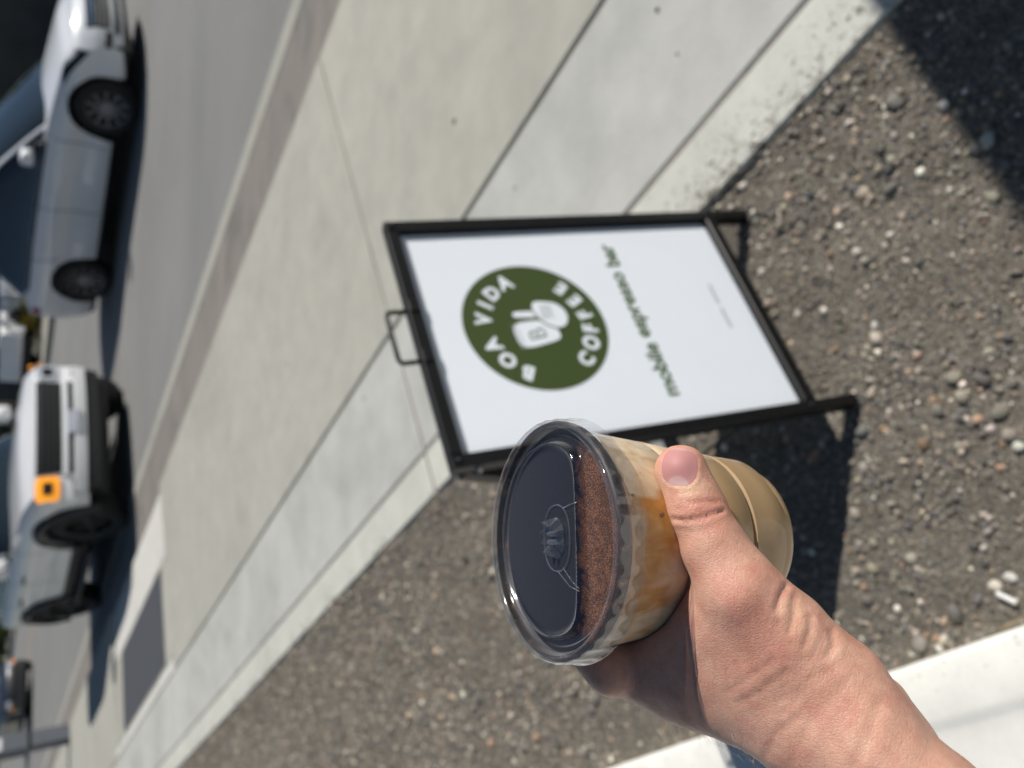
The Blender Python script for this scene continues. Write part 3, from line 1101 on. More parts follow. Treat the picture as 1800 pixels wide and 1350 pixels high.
    def wheels(self, rim_mat, spokes=10, tw=0.23):
        R = self.Rw
        rr = R * self.P.get('rim', 0.66)
        for xa in (self.wb / 2, -self.wb / 2):
            for sd in (-1, 1):
                yc = sd * (self.hw - tw / 2 - self.P.get('inset', 0.02))
                ax = np.array((0, sd, 0.0)); e1 = np.array((1.0, 0, 0))
                prof = [(rr, -tw / 2), (R * 0.94, -tw / 2), (R, -tw / 2 + 0.03), (R, tw / 2 - 0.03), (R * 0.97, tw / 2 - 0.008), (R * 0.85, tw / 2 + 0.004), (rr, tw / 2 - 0.006), (rr * 0.98, tw / 2 - 0.03)]
                ty = MB().lathe(prof, 40, (xa, yc, R), ax, e1).build('wheel', M['rubber'], self.root, smooth=True, auto=50)
                b = MB().lathe([(rr, tw / 2 - 0.008), (rr * 0.955, tw / 2 - 0.006), (rr * 0.93, tw / 2 - 0.02), (rr * 0.90, tw / 2 - 0.10), (0.001, tw / 2 - 0.11)], 40, (xa, yc, R), ax, e1)
                b.build('rim_barrel', M['rim_dark'], ty, smooth=True, auto=40)
                b = MB().lathe([(rr, tw / 2 - 0.004), (rr * 0.93, tw / 2 - 0.012)], 40, (xa, yc, R), ax, e1)
                b.lathe([(0.001, tw / 2 - 0.012), (0.035, tw / 2 - 0.014), (0.06, tw / 2 - 0.028), (0.07, tw / 2 - 0.05)], 20, (xa, yc, R), ax, e1)
                e2 = np.cross(ax, e1)
                for k in range(spokes):
                    a = 2 * math.pi * (k + 0.25) / spokes
                    rd = math.cos(a) * e1 + math.sin(a) * e2
                    tn = -math.sin(a) * e1 + math.cos(a) * e2
                    o3 = np.array((xa, yc, R))
                    wi, wo_ = 0.020, 0.014
                    P = []
                    for r_, w_, hh in ((0.05, wi, tw / 2 - 0.026), (rr * 0.5, wo_ * 1.05, tw / 2 - 0.018), (rr * 0.95, wo_, tw / 2 - 0.014)):
                        P.append([o3 + rd * r_ - tn * w_ + ax * (hh - 0.02), o3 + rd * r_ - tn * w_ * 0.7 + ax * hh, o3 + rd * r_ + tn * w_ * 0.7 + ax * hh, o3 + rd * r_ + tn * w_ + ax * (hh - 0.02)])
                    b.grid(np.array(P), flip=(sd > 0))
                b.build('rim', rim_mat, ty, smooth=True, auto=35)

    def greenhouse(self, paint, roof_z, xw0, xw1, xr0, xr1, tumble=0.82, pillars=()):
        """xw0..xw1 glass base along the belt (rear, front); xr0..xr1 the roof"""
        lv = np.linspace(0, 1, 7)
        zb0 = lambda x: float(self.zt(x)) - 0.02
        n = 44
        rings = []
        for u in lv:
            a0, a1 = xw0 + (xr0 - xw0) * u, xw1 + (xr1 - xw1) * u
            w0, w1 = self.hw * 0.93, self.hw * tumble
            hwid = (w0 + (w1 - w0) * u ** 1.2) - 0.01
            ring = []
            for k in range(n):
                th = 2 * math.pi * k / n
                cx, sx = math.cos(th), math.sin(th)
                ex = 0.34
                x = (a0 + a1) / 2 + (a1 - a0) / 2 * math.copysign(abs(cx) ** ex, cx)
                y = hwid * math.copysign(abs(sx) ** ex, sx)
                if cx > 0:   # curved windscreen
                    x -= 0.16 * (y / hwid) ** 2 * cx
                zb = zb0(x)
                ring.append((x, y, zb + (roof_z - 0.05 - zb) * u))
            rings.append(ring)
        MB().grid(np.array(rings), close_v=True).build('window_glass', M['glass_dark'], self.root, smooth=True, auto=60)
        top = np.array(rings[-1])
        c = top.mean(0)
        R = []
        for sc, dz in ((1.005, -0.03), (1.012, 0.0), (0.97, 0.03), (0.8, 0.05), (0.4, 0.06), (0.02, 0.062)):
            q = c + (top - c) * sc
            q[:, 2] = top[:, 2] + dz
            R.append(q)
        MB().grid(np.array(R), close_v=True).build('roof', paint, self.root, smooth=True, auto=60)
        A = np.array(rings)
        for (k0, wdt) in pillars:
            for sgn in (1, -1):
                kk = k0 if sgn > 0 else (n - k0) % n
                path = A[:, kk]
                nxt = A[:, (kk + 1) % n]
                prv = A[:, (kk - 1) % n]
                tang = nxt - prv
                tang /= np.linalg.norm(tang, axis=1)[:, None]
                outw = path - A.mean(1)
                outw[:, 2] = 0
                outw /= np.linalg.norm(outw, axis=1)[:, None]
                P = [[p - t_ * wdt + o_ * 0.004, p - t_ * wdt * 0.6 + o_ * 0.012, p + t_ * wdt * 0.6 + o_ * 0.012, p + t_ * wdt + o_ * 0.004] for p, t_, o_ in zip(path, tang, outw)]
                MB().grid(np.array(P)).build('pillar', paint, self.root, smooth=True)

    def mirror(self, x, mat, z=None, size=(0.14, 0.20, 0.14), sides=(-1, 1)):
        for sd in sides:
            z_ = (float(self.zt(x)) + 0.10) if z is None else z
            yc = sd * (self.hw + size[1] / 2 - 0.02)
            P = []
            for u, k in ((-1, 0.72), (-0.7, 0.97), (0.0, 1.0), (0.6, 0.86), (0.95, 0.45), (1.0, 0.05)):
                ring = []
                for th in np.linspace(0, 2 * math.pi, 20, endpoint=False):
                    c_, s_ = math.cos(th), math.sin(th)
                    ring.append((x + u * size[0] / 2, yc + size[1] / 2 * k * math.copysign(abs(c_) ** 0.42, c_), z_ + size[2] / 2 * k * math.copysign(abs(s_) ** 0.42, s_)))
                P.append(ring)
            mi = MB().grid(np.array(P), close_v=True).build('mirror', mat, self.root, smooth=True, auto=60)
            MB().box((x - size[0] / 2 + 0.002, yc, z_), (0.006, size[1] * 0.66, size[2] * 0.66), ch=0.002).build('mirror_glass', M['glass_dark'], mi)
            MB().box((x, sd * (self.hw - 0.03), z_ - size[2] * 0.42), (0.07, 0.12, 0.05), ch=0.01).build('mirror_arm', M['trim_black'], mi)

    def seam(self, xfn, z0, z1, wd=0.006, side=-1):
        zs_ = np.linspace(z0, z1, 12)
        P = []
        for z in zs_:
            row = []
            for dx in (-wd, wd):
                x = xfn(z) + dx
                y = side * (float(self.ys(x, z)) + 0.0015)
                row.append((float(self.xm(x, y, z)), y, z))
            P.append(row)
        MB().grid(np.array(P)).build('door_gap', M['trim_black'], self.root)

    def handle(self, x, z, mat):
        for sd in (-1, 1):
            y = float(self.ys(x, z)) + 0.018
            MB().box((x, sd * y, z), (0.19, 0.025, 0.03), ch=0.008).build('door_handle', mat, self.root)


# -- white crossover on the street
f_, r_ = np.array((6.75, 8.45)) * 1.014, np.array((9.53, 8.03)) * 1.014
head = (f_ - r_) / np.linalg.norm(f_ - r_)
leftv = np.array((-head[1], head[0])) * -1        # (s,t) frame is left-handed with respect to x,y
if leftv[1] < 0:
    leftv = -leftv
mid_st = (f_ + r_) / 2 + leftv * 0.80
hx = head[0] * SD + head[1] * SN
P1_ = dict(wb=2.80, fo=0.95, ro=0.98, hw=0.925, sill=0.21, rw=0.36, gap=0.062, crown=0.075, round=0.34, tf=0.10, tr=0.09,
           belt=[(-2.4, 0.98), (-1.9, 1.06), (-0.9, 1.05), (0.2, 1.01), (0.75, 0.985), (1.3, 0.92), (1.9, 0.84), (2.35, 0.76)],
           sec=([0, 0.08, 0.22, 0.4, 0.55, 0.68, 0.8, 0.92, 1.0], [0.925, 0.965, 0.975, 0.955, 0.962, 1.0, 0.995, 0.965, 0.925]),
           face=([0.25, 0.40, 0.55, 0.70, 0.80], [0.06, 0.01, 0.0, 0.045, 0.13]))
car = Car('parked_car', 'white car with dark grey ten-spoke wheels with its nose cut by the picture edge', 'car', P1_, S(mid_st[0], mid_st[1], STREET_Z), math.atan2(hx[1], hx[0]))
car.body(M['paint_white'])
car.wheels(M['rim_grey'], 10)
car.greenhouse(M['paint_white'], 1.60, -2.15, 1.30, -1.55, 0.20, 0.78, pillars=((6, 0.035),))
car.mirror(0.64, M['paint_white'], z=1.15, size=(0.16, 0.24, 0.15), sides=(-1,))
for sd in (-1, 1):
    car.side_patch('sill_trim', lambda x: (0.205, 0.255), -0.96, 0.96, 0.006, M['trim_black'], side=sd)
    car.seam(lambda z: 0.86 + 0.05 * (z - 0.5), 0.30, 1.0, side=sd)
    car.seam(lambda z: -0.18 - 0.03 * (z - 0.5), 0.30, 1.03, side=sd)
    car.seam(lambda z: -1.02 - 0.30 * max(0, z - 0.72), 0.70, 1.05, side=sd)
    car.side_patch('window_trim', lambda x: (float(car.zt(x)) - 0.035, float(car.zt(x)) - 0.004), -1.7, 0.78, 0.004, M['trim_black'], side=sd)
    car.side_patch('mirror_base', lambda x: (float(car.zt(x)) - 0.03, float(car.zt(x)) + 0.0), 0.55, 0.80, 0.006, M['trim_black'], side=sd)
    car.side_patch('tail_lamp', lambda x: (0.86, 0.97), -2.33, -2.06, 0.006, M['red_lens'], side=sd)
    # swept-back headlamp
    car.side_patch('headlamp', lambda x: (0.600 + 0.235 * (2.30 - x) / 0.70, 0.735 + 0.15 * (2.30 - x) / 0.70 - 0.05 * max(0, (1.76 - x) / 0.16)), 1.60, 2.32, 0.006, M['gloss_black'], n=22, side=sd)
    car.face_patch('fog_recess', ([(sd * 0.60, 0.37), (sd * 0.70, 0.37), (sd * 0.78, 0.38)][::-sd], [(sd * 0.60, 0.44), (sd * 0.70, 0.445), (sd * 0.78, 0.45)][::-sd]), 0.006, M['gloss_black'])
    car.side_patch('lamp_unit', lambda x: (0.70 + 0.17 * (2.30 - x) / 0.62, 0.725 + 0.165 * (2.30 - x) / 0.62), 1.85, 2.28, 0.010, M['lamp_clear'], side=sd)
ycol = np.linspace(-0.60, 0.60, 15)
gr = car.face_patch('grille', ([(y * 0.92, 0.40) for y in ycol], [(y, 0.655 - 0.02 * abs(y)) for y in ycol]), 0.004, M['gloss_black'])
for k in range(5):
    z0 = 0.43 + k * 0.045
    car.face_patch('grille_bar', ([(y * (0.88 + .015 * k), z0) for y in ycol], [(y * (0.88 + .015 * k), z0 + 0.012) for y in ycol]), 0.010, M['chrome'], parent=gr)
car.face_patch('lower_intake', ([(y * 0.95, 0.285) for y in ycol], [(y * 0.95, 0.345) for y in ycol]), 0.004, M['trim_black'])
car.handle(0.12, 0.86, M['paint_white']); car.handle(-0.85, 0.88, M['paint_white'])

# -- white off-road truck parked at the kerb
P2_ = dict(wb=2.88, fo=0.80, ro=0.86, hw=0.985, sill=0.44, under=0.24, rw=0.415, gap=0.070, crown=0.055, round=0.17, tf=0.07, tr=0.05, inset=0.03,
           belt=[(-2.4, 1.20), (-0.9, 1.20), (0.3, 1.18), (0.9, 1.16), (1.4, 1.14), (1.8, 1.11), (2.1, 1.06), (2.25, 1.01)],
           sec=([0, 0.1, 0.3, 0.5, 0.66, 0.8, 0.93, 1.0], [0.955, 0.97, 0.975, 0.975, 1.0, 0.995, 0.975, 0.93]),
           face=([0.50, 0.60, 0.78, 0.95, 1.10], [0.02, 0.0, 0.02, 0.03, 0.07]))
tr_c = np.array((10.80, 4.24)) * 1.018 + np.array((0, 0.855))
truck = Car('parked_truck', 'white off-road truck with black grille and square amber headlight ring parked facing the camera', 'truck', P2_, S(tr_c[0], tr_c[1], STREET_Z - 0.01), STREET_YAW)
truck.body(M['paint_white2'])
truck.wheels(M['rim_dark'], 6, 0.27)
truck.greenhouse(M['paint_white2'], 1.80, -2.2, 0.92, -2.1, 0.30, 0.80, pillars=((7, 0.04), (12, 0.04), (17, 0.06)))
truck.mirror(0.66, M['paint_white2'], z=1.30, size=(0.15, 0.24, 0.22))
yc = np.linspace(-0.62, 0.62, 15)
gr = truck.face_patch('grille', ([(y * 0.97, 0.750) for y in yc], [(y, 1.0) for y in yc]), 0.014, M['trim_black'])
for k in range(4):
    z0 = 0.785 + 0.05 * k
    truck.face_patch('grille_bar', ([(y * 0.95, z0) for y in yc], [(y * 0.95, z0 + 0.02) for y in yc]), 0.022, M['gloss_black'], parent=gr)
truck.face_patch('grille_surround', ([(y * 1.02, 0.69) for y in yc], [(y * 1.02, 0.745) for y in yc]), 0.030, M['paint_white2'])
truck.face_patch('bumper_slot', ([(y * 1.0, 0.635) for y in yc], [(y * 1.0, 0.68) for y in yc]), 0.010, M['trim_black'])
bp = truck.face_patch('bumper', ([(y * 1.36, 0.50) for y in yc], [(y * 1.36, 0.625) for y in yc]), 0.060, M['paint_white2'])
truck.face_patch('lower_valance', ([(y * 1.26, 0.36) for y in yc], [(y * 1.34, 0.495) for y in yc]), 0.045, M['trim_black'])
truck.face_patch('number_plate', ([(y * 0.24, 0.56) for y in yc], [(y * 0.24, 0.68) for y in yc]), 0.075, M['plate'])
sk = MB().box((truck.xf - 0.30, 0, 0.44), (0.34, 1.1, 0.05), Matrix.Rotation(-0.35, 3, 'Y'), ch=0.01).build('skid_plate', M['trim_black'], truck.root)
for sd in (-1, 1):
    # square headlamp with amber ring
    yy = [sd * v for v in (0.650, 0.69, 0.78, 0.87, 0.910)][::sd]
    hl = truck.face_patch('headlamp', ([(y, 0.772 + 0.022 * (abs(y) > .88 or abs(y) < .67)) for y in yy], [(y, 1.000 - 0.022 * (abs(y) > .88 or abs(y) < .67)) for y in yy]), 0.016, M['amber_lit'] if sd < 0 else M['lamp_clear'])
    yy = [sd * v for v in (0.715, 0.74, 0.82, 0.845)][::sd]
    truck.face_patch('headlamp_lens', ([(y, 0.835) for y in yy], [(y, 0.935) for y in yy]), 0.026, M['gloss_black'], parent=hl)
    yy = [sd * v for v in (0.68, 0.75, 0.85)][::sd]
    truck.face_patch('fog_slot', ([(y, 0.60) for y in yy], [(y, 0.635) for y in yy]), 0.014, M['trim_black'])
    # black arch flares and lower cladding
    for xa in (truck.wb / 2, -truck.wb / 2):
        Ra = truck.Rw + 0.075
        P = []
        for a in np.linspace(-0.12, math.pi + 0.12, 25):
            row = []
            for dr, off in ((-0.004, 0.055), (0.03, 0.065), (0.085, 0.045), (0.095, 0.0)):
                x, z = xa + (Ra + dr) * math.cos(a), truck.Rw + (Ra + dr) * math.sin(a)
                y = float(truck.ys(np.clip(x, truck.xr, truck.xf), max(z, truck.zs)))
                row.append((float(truck.xm(x, y, z)), sd * (y + off), z))
            P.append(row)
        MB().grid(np.array(P), flip=(sd < 0)).build('arch_flare', M['trim_black'], truck.root, smooth=True)
    truck.side_patch('sill_trim', lambda x: (0.43, 0.54), -0.98, 0.98, 0.012, M['trim_black'], side=sd)
    MB().box((0, sd * 1.0, 0.36), (1.85, 0.16, 0.06), ch=0.015).build('side_step', M['trim_black'], truck.root)
    truck.seam(lambda z: 0.80, 0.62, 1.21, side=sd)
    truck.seam(lambda z: -0.22, 0.62, 1.22, side=sd)
    truck.seam(lambda z: -1.0 - 0.1 * (z - .6), 0.85, 1.22, side=sd)
    MB().box((truck.xf - 0.12, sd * 0.42, 0.47), (0.10, 0.035, 0.07), ch=0.012).build('tow_hook', M['chrome'], truck.root)
for y, z in ((0.93, 0.95), (0.90, 1.04)):
    MB().box((truck.xf - 0.22, y, z), (0.09, 0.05, 0.06), ch=0.012).build('marker_lamp', M['amber'], truck.root)
truck.handle(-0.05, 1.02, M['trim_black']); truck.handle(-0.85, 1.02, M['trim_black'])

# -- distant dark car and white pickup
P3_ = dict(P1_)
c3 = Car('oncoming_car', 'small dark car with bright headlight far down the street', 'car', P3_, S(32.6, 7.9, STREET_Z), STREET_YAW + 0.05)
c3.body(M['paint_dark'])
c3.wheels(M['rim_grey'], 8)
c3.greenhouse(M['paint_dark'], 1.48, -2.1, 0.98, -1.5, 0.10, 0.76)
c3.mirror(0.62, M['paint_dark'], z=1.08)
yc = np.linspace(-0.55, 0.55, 9)
c3.face_patch('grille', ([(y, 0.42) for y in yc], [(y, 0.62) for y in yc]), 0.006, M['trim_black'])
for sd in (-1, 1):
    yy = [sd * v for v in (0.55, 0.66, 0.78)][::sd]
    c3.face_patch('headlamp', ([(y, 0.60) for y in yy], [(y, 0.735) for y in yy]), 0.012, M['lamp_clear'])
    yy = [sd * v for v in (0.70, 0.80, 0.86)][::sd]
    c3.face_patch('indicator', ([(y, 0.52) for y in yy], [(y, 0.60) for y in yy]), 0.014, M['amber'])

P4_ = dict(P2_)
P4_.update(wb=3.4, ro=1.2, sill=0.46, belt=[(-3.0, 1.10), (-0.9, 1.12), (0.6, 1.15), (1.4, 1.13), (1.9, 1.12), (2.5, 1.06)])
c4 = Car('distant_pickup', 'white pickup parked beyond the far kerb between the car and the truck', 'truck', P4_, S(24.5, 18.9, 0.12), STREET_YAW + 1.9)
c4.body(M['paint_white2'])
c4.wheels(M['rim_dark'], 6, 0.25)
c4.greenhouse(M['paint_white2'], 1.80, -0.55, 1.05, -0.45, 0.45, 0.8)
for sd in (-1, 1):
    MB().box((-1.9, sd * 0.93, 1.18), (1.9, 0.05, 0.05), ch=0.01).build('bed_rail', M['trim_black'], c4.root)
yc = np.linspace(-0.55, 0.55, 7)
c4.face_patch('grille', ([(y, 0.74) for y in yc], [(y, 1.0) for y in yc]), 0.012, M['trim_black'])


# ------------------------------------------------------------------ plants across the street
def foliage_mesh(n, shape_fn, size, seed):
    r = np.random.default_rng(seed)
    c = shape_fn(n, r)
    u = r.normal(0, 1, (n, 3)); u /= np.linalg.norm(u, axis=1)[:, None]
    w = np.cross(u, r.normal(0, 1, (n, 3))); w /= np.linalg.norm(w, axis=1)[:, None]
    sz = size * r.uniform(0.6, 1.4, (n, 1))
    q = np.stack([c - u * sz, c + w * sz * 0.5, c + u * sz, c - w * sz * 0.5], 1)
    me = fast_mesh('foliage', q.reshape(-1, 3), np.arange(4 * n).reshape(n, 4))
    shade = r.uniform(0.55, 1.5, (n, 1)) * r.normal(1, 0.08, (n, 3))
    set_attr(me, 'Col', np.repeat(np.clip(shade, 0, 3), 4, 0))
    return me


def clumps(nc, rx, ry, rz, cr, z0):
    def fn(n, r):
        a = r.normal(0, 1, (nc, 3)); a /= np.linalg.norm(a, axis=1)[:, None]
        cen = a * r.uniform(0.3, 1.0, (nc, 1)) ** 0.5 * np.array((rx, ry, rz)) + np.array((0, 0, z0))
        i = r.integers(0, nc, n)
        d = r.normal(0, 1, (n, 3)); d /= np.linalg.norm(d, axis=1)[:, None]
        p = cen[i] + d * cr * r.uniform(0.4, 1.0, (n, 1)) * r.uniform(0.7, 1.2, (nc, 1))[i]
        p[:, 2] = np.maximum(p[:, 2], 0.02)
        return p
    return fn


def plant(name, label, cat, loc, crown_me, mat, trunk_pts, r0, group, branches=()):
    t = thing(name, label, cat, loc, random.uniform(0, 6.28), group)
    link_mesh('crown', crown_me, mat if not crown_me.materials else None, t)
    b = MB().tube(trunk_pts, [r0 * (1 - 0.7 * i / (len(trunk_pts) - 1)) for i in range(len(trunk_pts))], 8)
    for br in branches:
        b.tube(br, [r0 * 0.45, r0 * 0.3, r0 * 0.12][:len(br)], 6)
    b.build('trunk', M['bark'], t, smooth=True)
    return t


shrub_me = [foliage_mesh(2600, clumps(26, 0.75, 0.75, 0.5, 0.26, 0.62), 0.05, 21 + i) for i in range(2)]
for k, s_ in enumerate(np.arange(30, 96, 2.4)):
    yel = False
    plant('shrub', 'rounded green shrub in the hedge row beyond the far kerb', 'shrub', S(s_ + random.uniform(-.2, .2), 16.5 + random.uniform(-.2, .2), 0.1), shrub_me[k % 2], M['leaf_olive'],
          [(0, 0, 0), (0.02, 0.01, 0.4), (0.05, 0, 0.8)], 0.04, 'hedge row across the street')
flower_me = foliage_mesh(1600, clumps(18, 0.5, 0.5, 0.3, 0.2, 0.35), 0.035, 31)
for k, s_ in enumerate(np.arange(14.6, 24.0, 1.15)):
    plant('flower_shrub', 'low yellow flowering shrub beside the far kerb', 'shrub', S(s_, 17.55 + random.uniform(-.1, .1), 0.12), flower_me, M['leaf_yellow'],
          [(0, 0, 0), (0.02, 0.01, 0.25), (0.03, 0, 0.5)], 0.03, 'yellow shrubs across the street')
tree_me = [foliage_mesh(7000, clumps(40, 2.2, 2.2, 1.7, 0.75, 4.2), 0.11, 41 + i) for i in range(2)]
spots = [(8, 21), (14, 22.5), (20, 23.5), (27, 22), (34, 21), (42, 22.5), (50, 21), (60, 22)]
names = ['dark leafy tree beyond the nose of the white car', 'dark leafy tree behind the roof of the white car', 'dark leafy tree behind the distant pickup', 'dark leafy tree behind the white truck hood',
         'dark leafy tree behind the white truck cab', 'dark leafy tree above the green hedge', 'dark leafy tree behind the dark oncoming car', 'dark leafy tree farthest down the street']
for k, ((s_, t_), lb) in enumerate(zip(spots, names)):
    plant('tree', lb, 'tree', S(s_, t_, 0.0), tree_me[k % 2], M['leaf_dark'], [(0, 0, 0), (0.05, 0.02, 1.2), (-0.05, 0.05, 2.6), (0.05, 0, 4.4)], 0.17, 'trees across the street',
          [[(0, 0, 2.2), (0.6, 0.2, 3.0), (1.2, 0.5, 3.8)], [(0, 0, 2.4), (-0.6, 0.3, 3.2), (-1.2, 0.3, 4.2)], [(0, 0, 2.6), (0.1, -0.7, 3.4), (0.2, -1.2, 4.2)]])
wall = MB().box((0, 0, 0.9), (60, 0.3, 1.9), ch=0.02).build('garden_wall', M['far_wall'])
wall.location = S(28, 25.5, 0)
wall.rotation_euler = (0, 0, STREET_YAW)
tag(wall, 'long dark wall behind the trees across the street', 'wall')

# ------------------------------------------------------------------ canopy added out of view to cast the shade on the gravel corner
cot = 1 / math.tan(SUN_EL)
CZ = 2.2
off = np.array((math.cos(SUN_AZ), math.sin(SUN_AZ))) * cot * CZ
e_dir = np.array((0.854, 0.520)); e_nor = np.array((0.520, -0.854))
p_edge = np.array((0.698, 0.804)) + off
c0 = p_edge - e_dir * 0.95
canopy = thing('added_shade_canopy', 'unseen green canopy on steel poles added to shade the gravel corner', 'tent', (float(c0[0]), float(c0[1]), 0))
cor = [c0, c0 + e_dir * 3.0, c0 + e_dir * 3.0 + e_nor * 2.6, c0 + e_nor * 2.6]
cen = sum(cor) / 4
b = MB()
v = [(*c_, CZ) for c_ in cor] + [(*c_, CZ - 0.22) for c_ in cor] + [(*cen, CZ + 0.75)]
b.add(v, [(0, 1, 8), (1, 2, 8), (2, 3, 8), (3, 0, 8), (0, 4, 5, 1), (1, 5, 6, 2), (2, 6, 7, 3), (3, 7, 4, 0)])
b.build('roof_canvas', M['canvas'], canopy, world=True)
for c_ in cor:
    q = c_ + (cen - c_) / np.linalg.norm(cen - c_) * 0.04
    MB().tube([(*q, 0.02), (*q, CZ - 0.02)], 0.02, 8).build('pole', M['steel'], canopy, world=True)

# ------------------------------------------------------------------ iced coffee cup
CUP_C = CAM + np.array((-0.06426351, 0.25267664, -0.19411001))      # centre of the lid's top plane
CUP_A = np.array((0.05737255, 0.10658424, 0.99264706)); CUP_A /= np.linalg.norm(CUP_A)
CUP_E1 = CAM - CUP_C
CUP_E1 -= (CUP_E1 @ CUP_A) * CUP_A
CUP_E1 /= np.linalg.norm(CUP_E1)                                     # towards the camera
CUP_E2 = np.cross(CUP_E1, CUP_A)                                     # towards the holder's arm
CUP_H = 0.112


def cup_r(hh):
    return 0.047 + 0.013 / 0.112 * hh


def CP(x, y, z):
    """cup frame: x to picture-upright right, y away from the camera, z up the axis"""
    return CUP_C - CUP_E2 * x - CUP_E1 * y + CUP_A * z


def clear_plastic(name, tint=(1, 1, 1), rough=0.03, haze=0.04, fres=0.045, bump=0.0, haze2=0.0):
    m = NT(name)
    m.n.remove(m.b)
    tr = m.node('ShaderNodeBsdfTransparent', Color=col4(tint))
    gl = m.node('ShaderNodeBsdfGlossy', Color=(1, 1, 1, 1), Roughness=rough)
    df = m.node('ShaderNodeBsdfDiffuse', Color=(0.8, 0.82, 0.85, 1))
    lw = m.node('ShaderNodeLayerWeight', Blend=0.5)
    fr = m.node('ShaderNodeMath', operation='MULTIPLY_ADD', i1=1 - fres, i2=fres)
    m.t.links.new(m.math('POWER', lw.outputs['Facing'], 5.0), fr.inputs[0])
    if bump:
        bp_ = m.node('ShaderNodeBump', Strength=bump, Distance=0.0006, Height=m.noise(220, 2, 0.5, m.coord()))
        for nd in (gl, lw):
            m.t.links.new(bp_.outputs[0], nd.inputs['Normal'])
    hz = m.node('ShaderNodeMath', operation='MULTIPLY_ADD', i1=haze2, i2=haze)
    m.t.links.new(m.math('POWER', lw.outputs['Facing'], 4.0), hz.inputs[0])
    a = m.node('ShaderNodeMixShader', i0=hz.outputs[0])
    m.t.links.new(tr.outputs[0], a.inputs[1]); m.t.links.new(df.outputs[0], a.inputs[2])
    b_ = m.node('ShaderNodeMixShader')
    m.t.links.new(fr.outputs[0], b_.inputs[0]); m.t.links.new(a.outputs[0], b_.inputs[1]); m.t.links.new(gl.outputs[0], b_.inputs[2])
    m.t.links.new(b_.outputs[0], m.out.inputs['Surface'])
    return m.m


M['lid_plastic'] = clear_plastic('clear_lid_plastic', rough=0.11, haze=0.006, fres=0.075, bump=0.06, haze2=0.45)
M['rim_plastic'] = clear_plastic('clear_rim_plastic', tint=(0.86, 0.87, 0.9), rough=0.05, haze=0.03, fres=0.08, bump=0.25, haze2=0.25)
M['cup_plastic'] = clear_plastic('clear_cup_plastic', tint=(0.97, 0.96, 0.95), rough=0.04, haze=0.006, fres=0.025, bump=0.04)

m = NT('iced_latte')
co = m.coord('Object')
sx = m.node('ShaderNodeSeparateXYZ', Vector=co)
hgt = sx.outputs[2]                                   # height above the cup's base along its axis
mp = m.node('ShaderNodeMapping', Vector=co, Scale=(1.0, 1.0, 0.6)).outputs[0]
n1 = m.noise(30, 3, 0.45, mp, 0.7)
n2 = m.noise(75, 3, 0.5, m.node('ShaderNodeMapping', Vector=co, Location=(3, 1, 0), Scale=(1, 1, 0.55)).outputs[0], 2.0)
tan_ = m.ramp(m.noise(30, 3, 0.5, m.node('ShaderNodeMapping', Vector=co, Scale=(0.6, 0.6, 2.0)).outputs[0]), [(0.3, (0.37, 0.245, 0.13)), (0.7, (0.44, 0.30, 0.165))])
cream = m.ramp(n2, [(0.3, (0.56, 0.41, 0.25)), (0.65, (0.72, 0.575, 0.40))])
top_ = m.mix(m.ramp(n1, [(0.50, 0.0), (0.60, 1.0)]), cream, m.ramp(n2, [(0.3, (0.44, 0.185, 0.035)), (0.7, (0.60, 0.32, 0.09))]))
speck = m.noise(150, 2, 0.5, co)
top_ = m.mix(m.ramp(speck, [(0.70, 0.0), (0.74, 0.85)]), top_, (0.12, 0.07, 0.05))
lim = m.math('ADD', hgt, m.math('MULTIPLY', m.math('SUBTRACT', n1, 0.5), 0.05))
bc = m.mix(m.ramp(lim, [(0.048, 0.0), (0.064, 1.0)]), tan_, top_)
m.P(Base_Color=bc, Roughness=0.5, Subsurface_Weight=0.06, Subsurface_Scale=0.004, Specular_IOR_Level=0.2, Coat_Weight=0.3, Coat_Roughness=0.06)
m.b.inputs['Subsurface Radius'].default_value = (1.0, 0.6, 0.3)
M['drink'] = m.m

m = NT('cocoa_powder')
co = m.coord('Object')
sx = m.node('ShaderNodeSeparateXYZ', Vector=co)
gr1 = m.noise(1700, 3, 0.7, co)
gr2 = m.noise(120, 4, 0.6, co, 0.8)
dry = m.ramp(gr1, [(0.3, (0.030, 0.011, 0.006)), (0.52, (0.12, 0.048, 0.025)), (0.74, (0.42, 0.20, 0.11))])
dry = m.mix(0.5, dry, m.ramp(gr2, [(0.36, 0.08), (0.64, 0.80)]), 'OVERLAY')
shaded = m.ramp(gr1, [(0.3, (0.0020, 0.0020, 0.0060)), (0.7, (0.0060, 0.0060, 0.0150))])
# shade and blue sky reflection painted into the far cocoa; near crescent left brown
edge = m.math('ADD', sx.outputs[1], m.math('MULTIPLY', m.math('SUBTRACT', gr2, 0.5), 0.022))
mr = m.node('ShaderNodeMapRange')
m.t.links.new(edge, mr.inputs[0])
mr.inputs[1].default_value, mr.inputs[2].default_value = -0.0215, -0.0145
bc = m.mix(mr.outputs[0], dry, shaded)
m.P(Base_Color=bc, Roughness=0.95, Specular_IOR_Level=0.0)
m.bump(m.math('ADD', gr1, m.math('MULTIPLY', gr2, 2.0)), 0.6, 0.0008)
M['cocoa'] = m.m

cup_base = CUP_C - CUP_A * CUP_H
cup = bpy.data.objects.new('coffee_cup', None)
cup.empty_display_size = 0.05
COL.objects.link(cup)
_bx, _by, _bz = -CUP_E2, -CUP_E1, CUP_A
cup.matrix_basis = Matrix(((_bx[0], _by[0], _bz[0], cup_base[0]), (_bx[1], _by[1], _bz[1], cup_base[1]), (_bx[2], _by[2], _bz[2], cup_base[2]), (0, 0, 0, 1)))
tag(cup, 'clear plastic cup of iced latte with cocoa under its flat lid, held in the hand', 'cup')
H0 = CUP_H     # local z of the lid plane

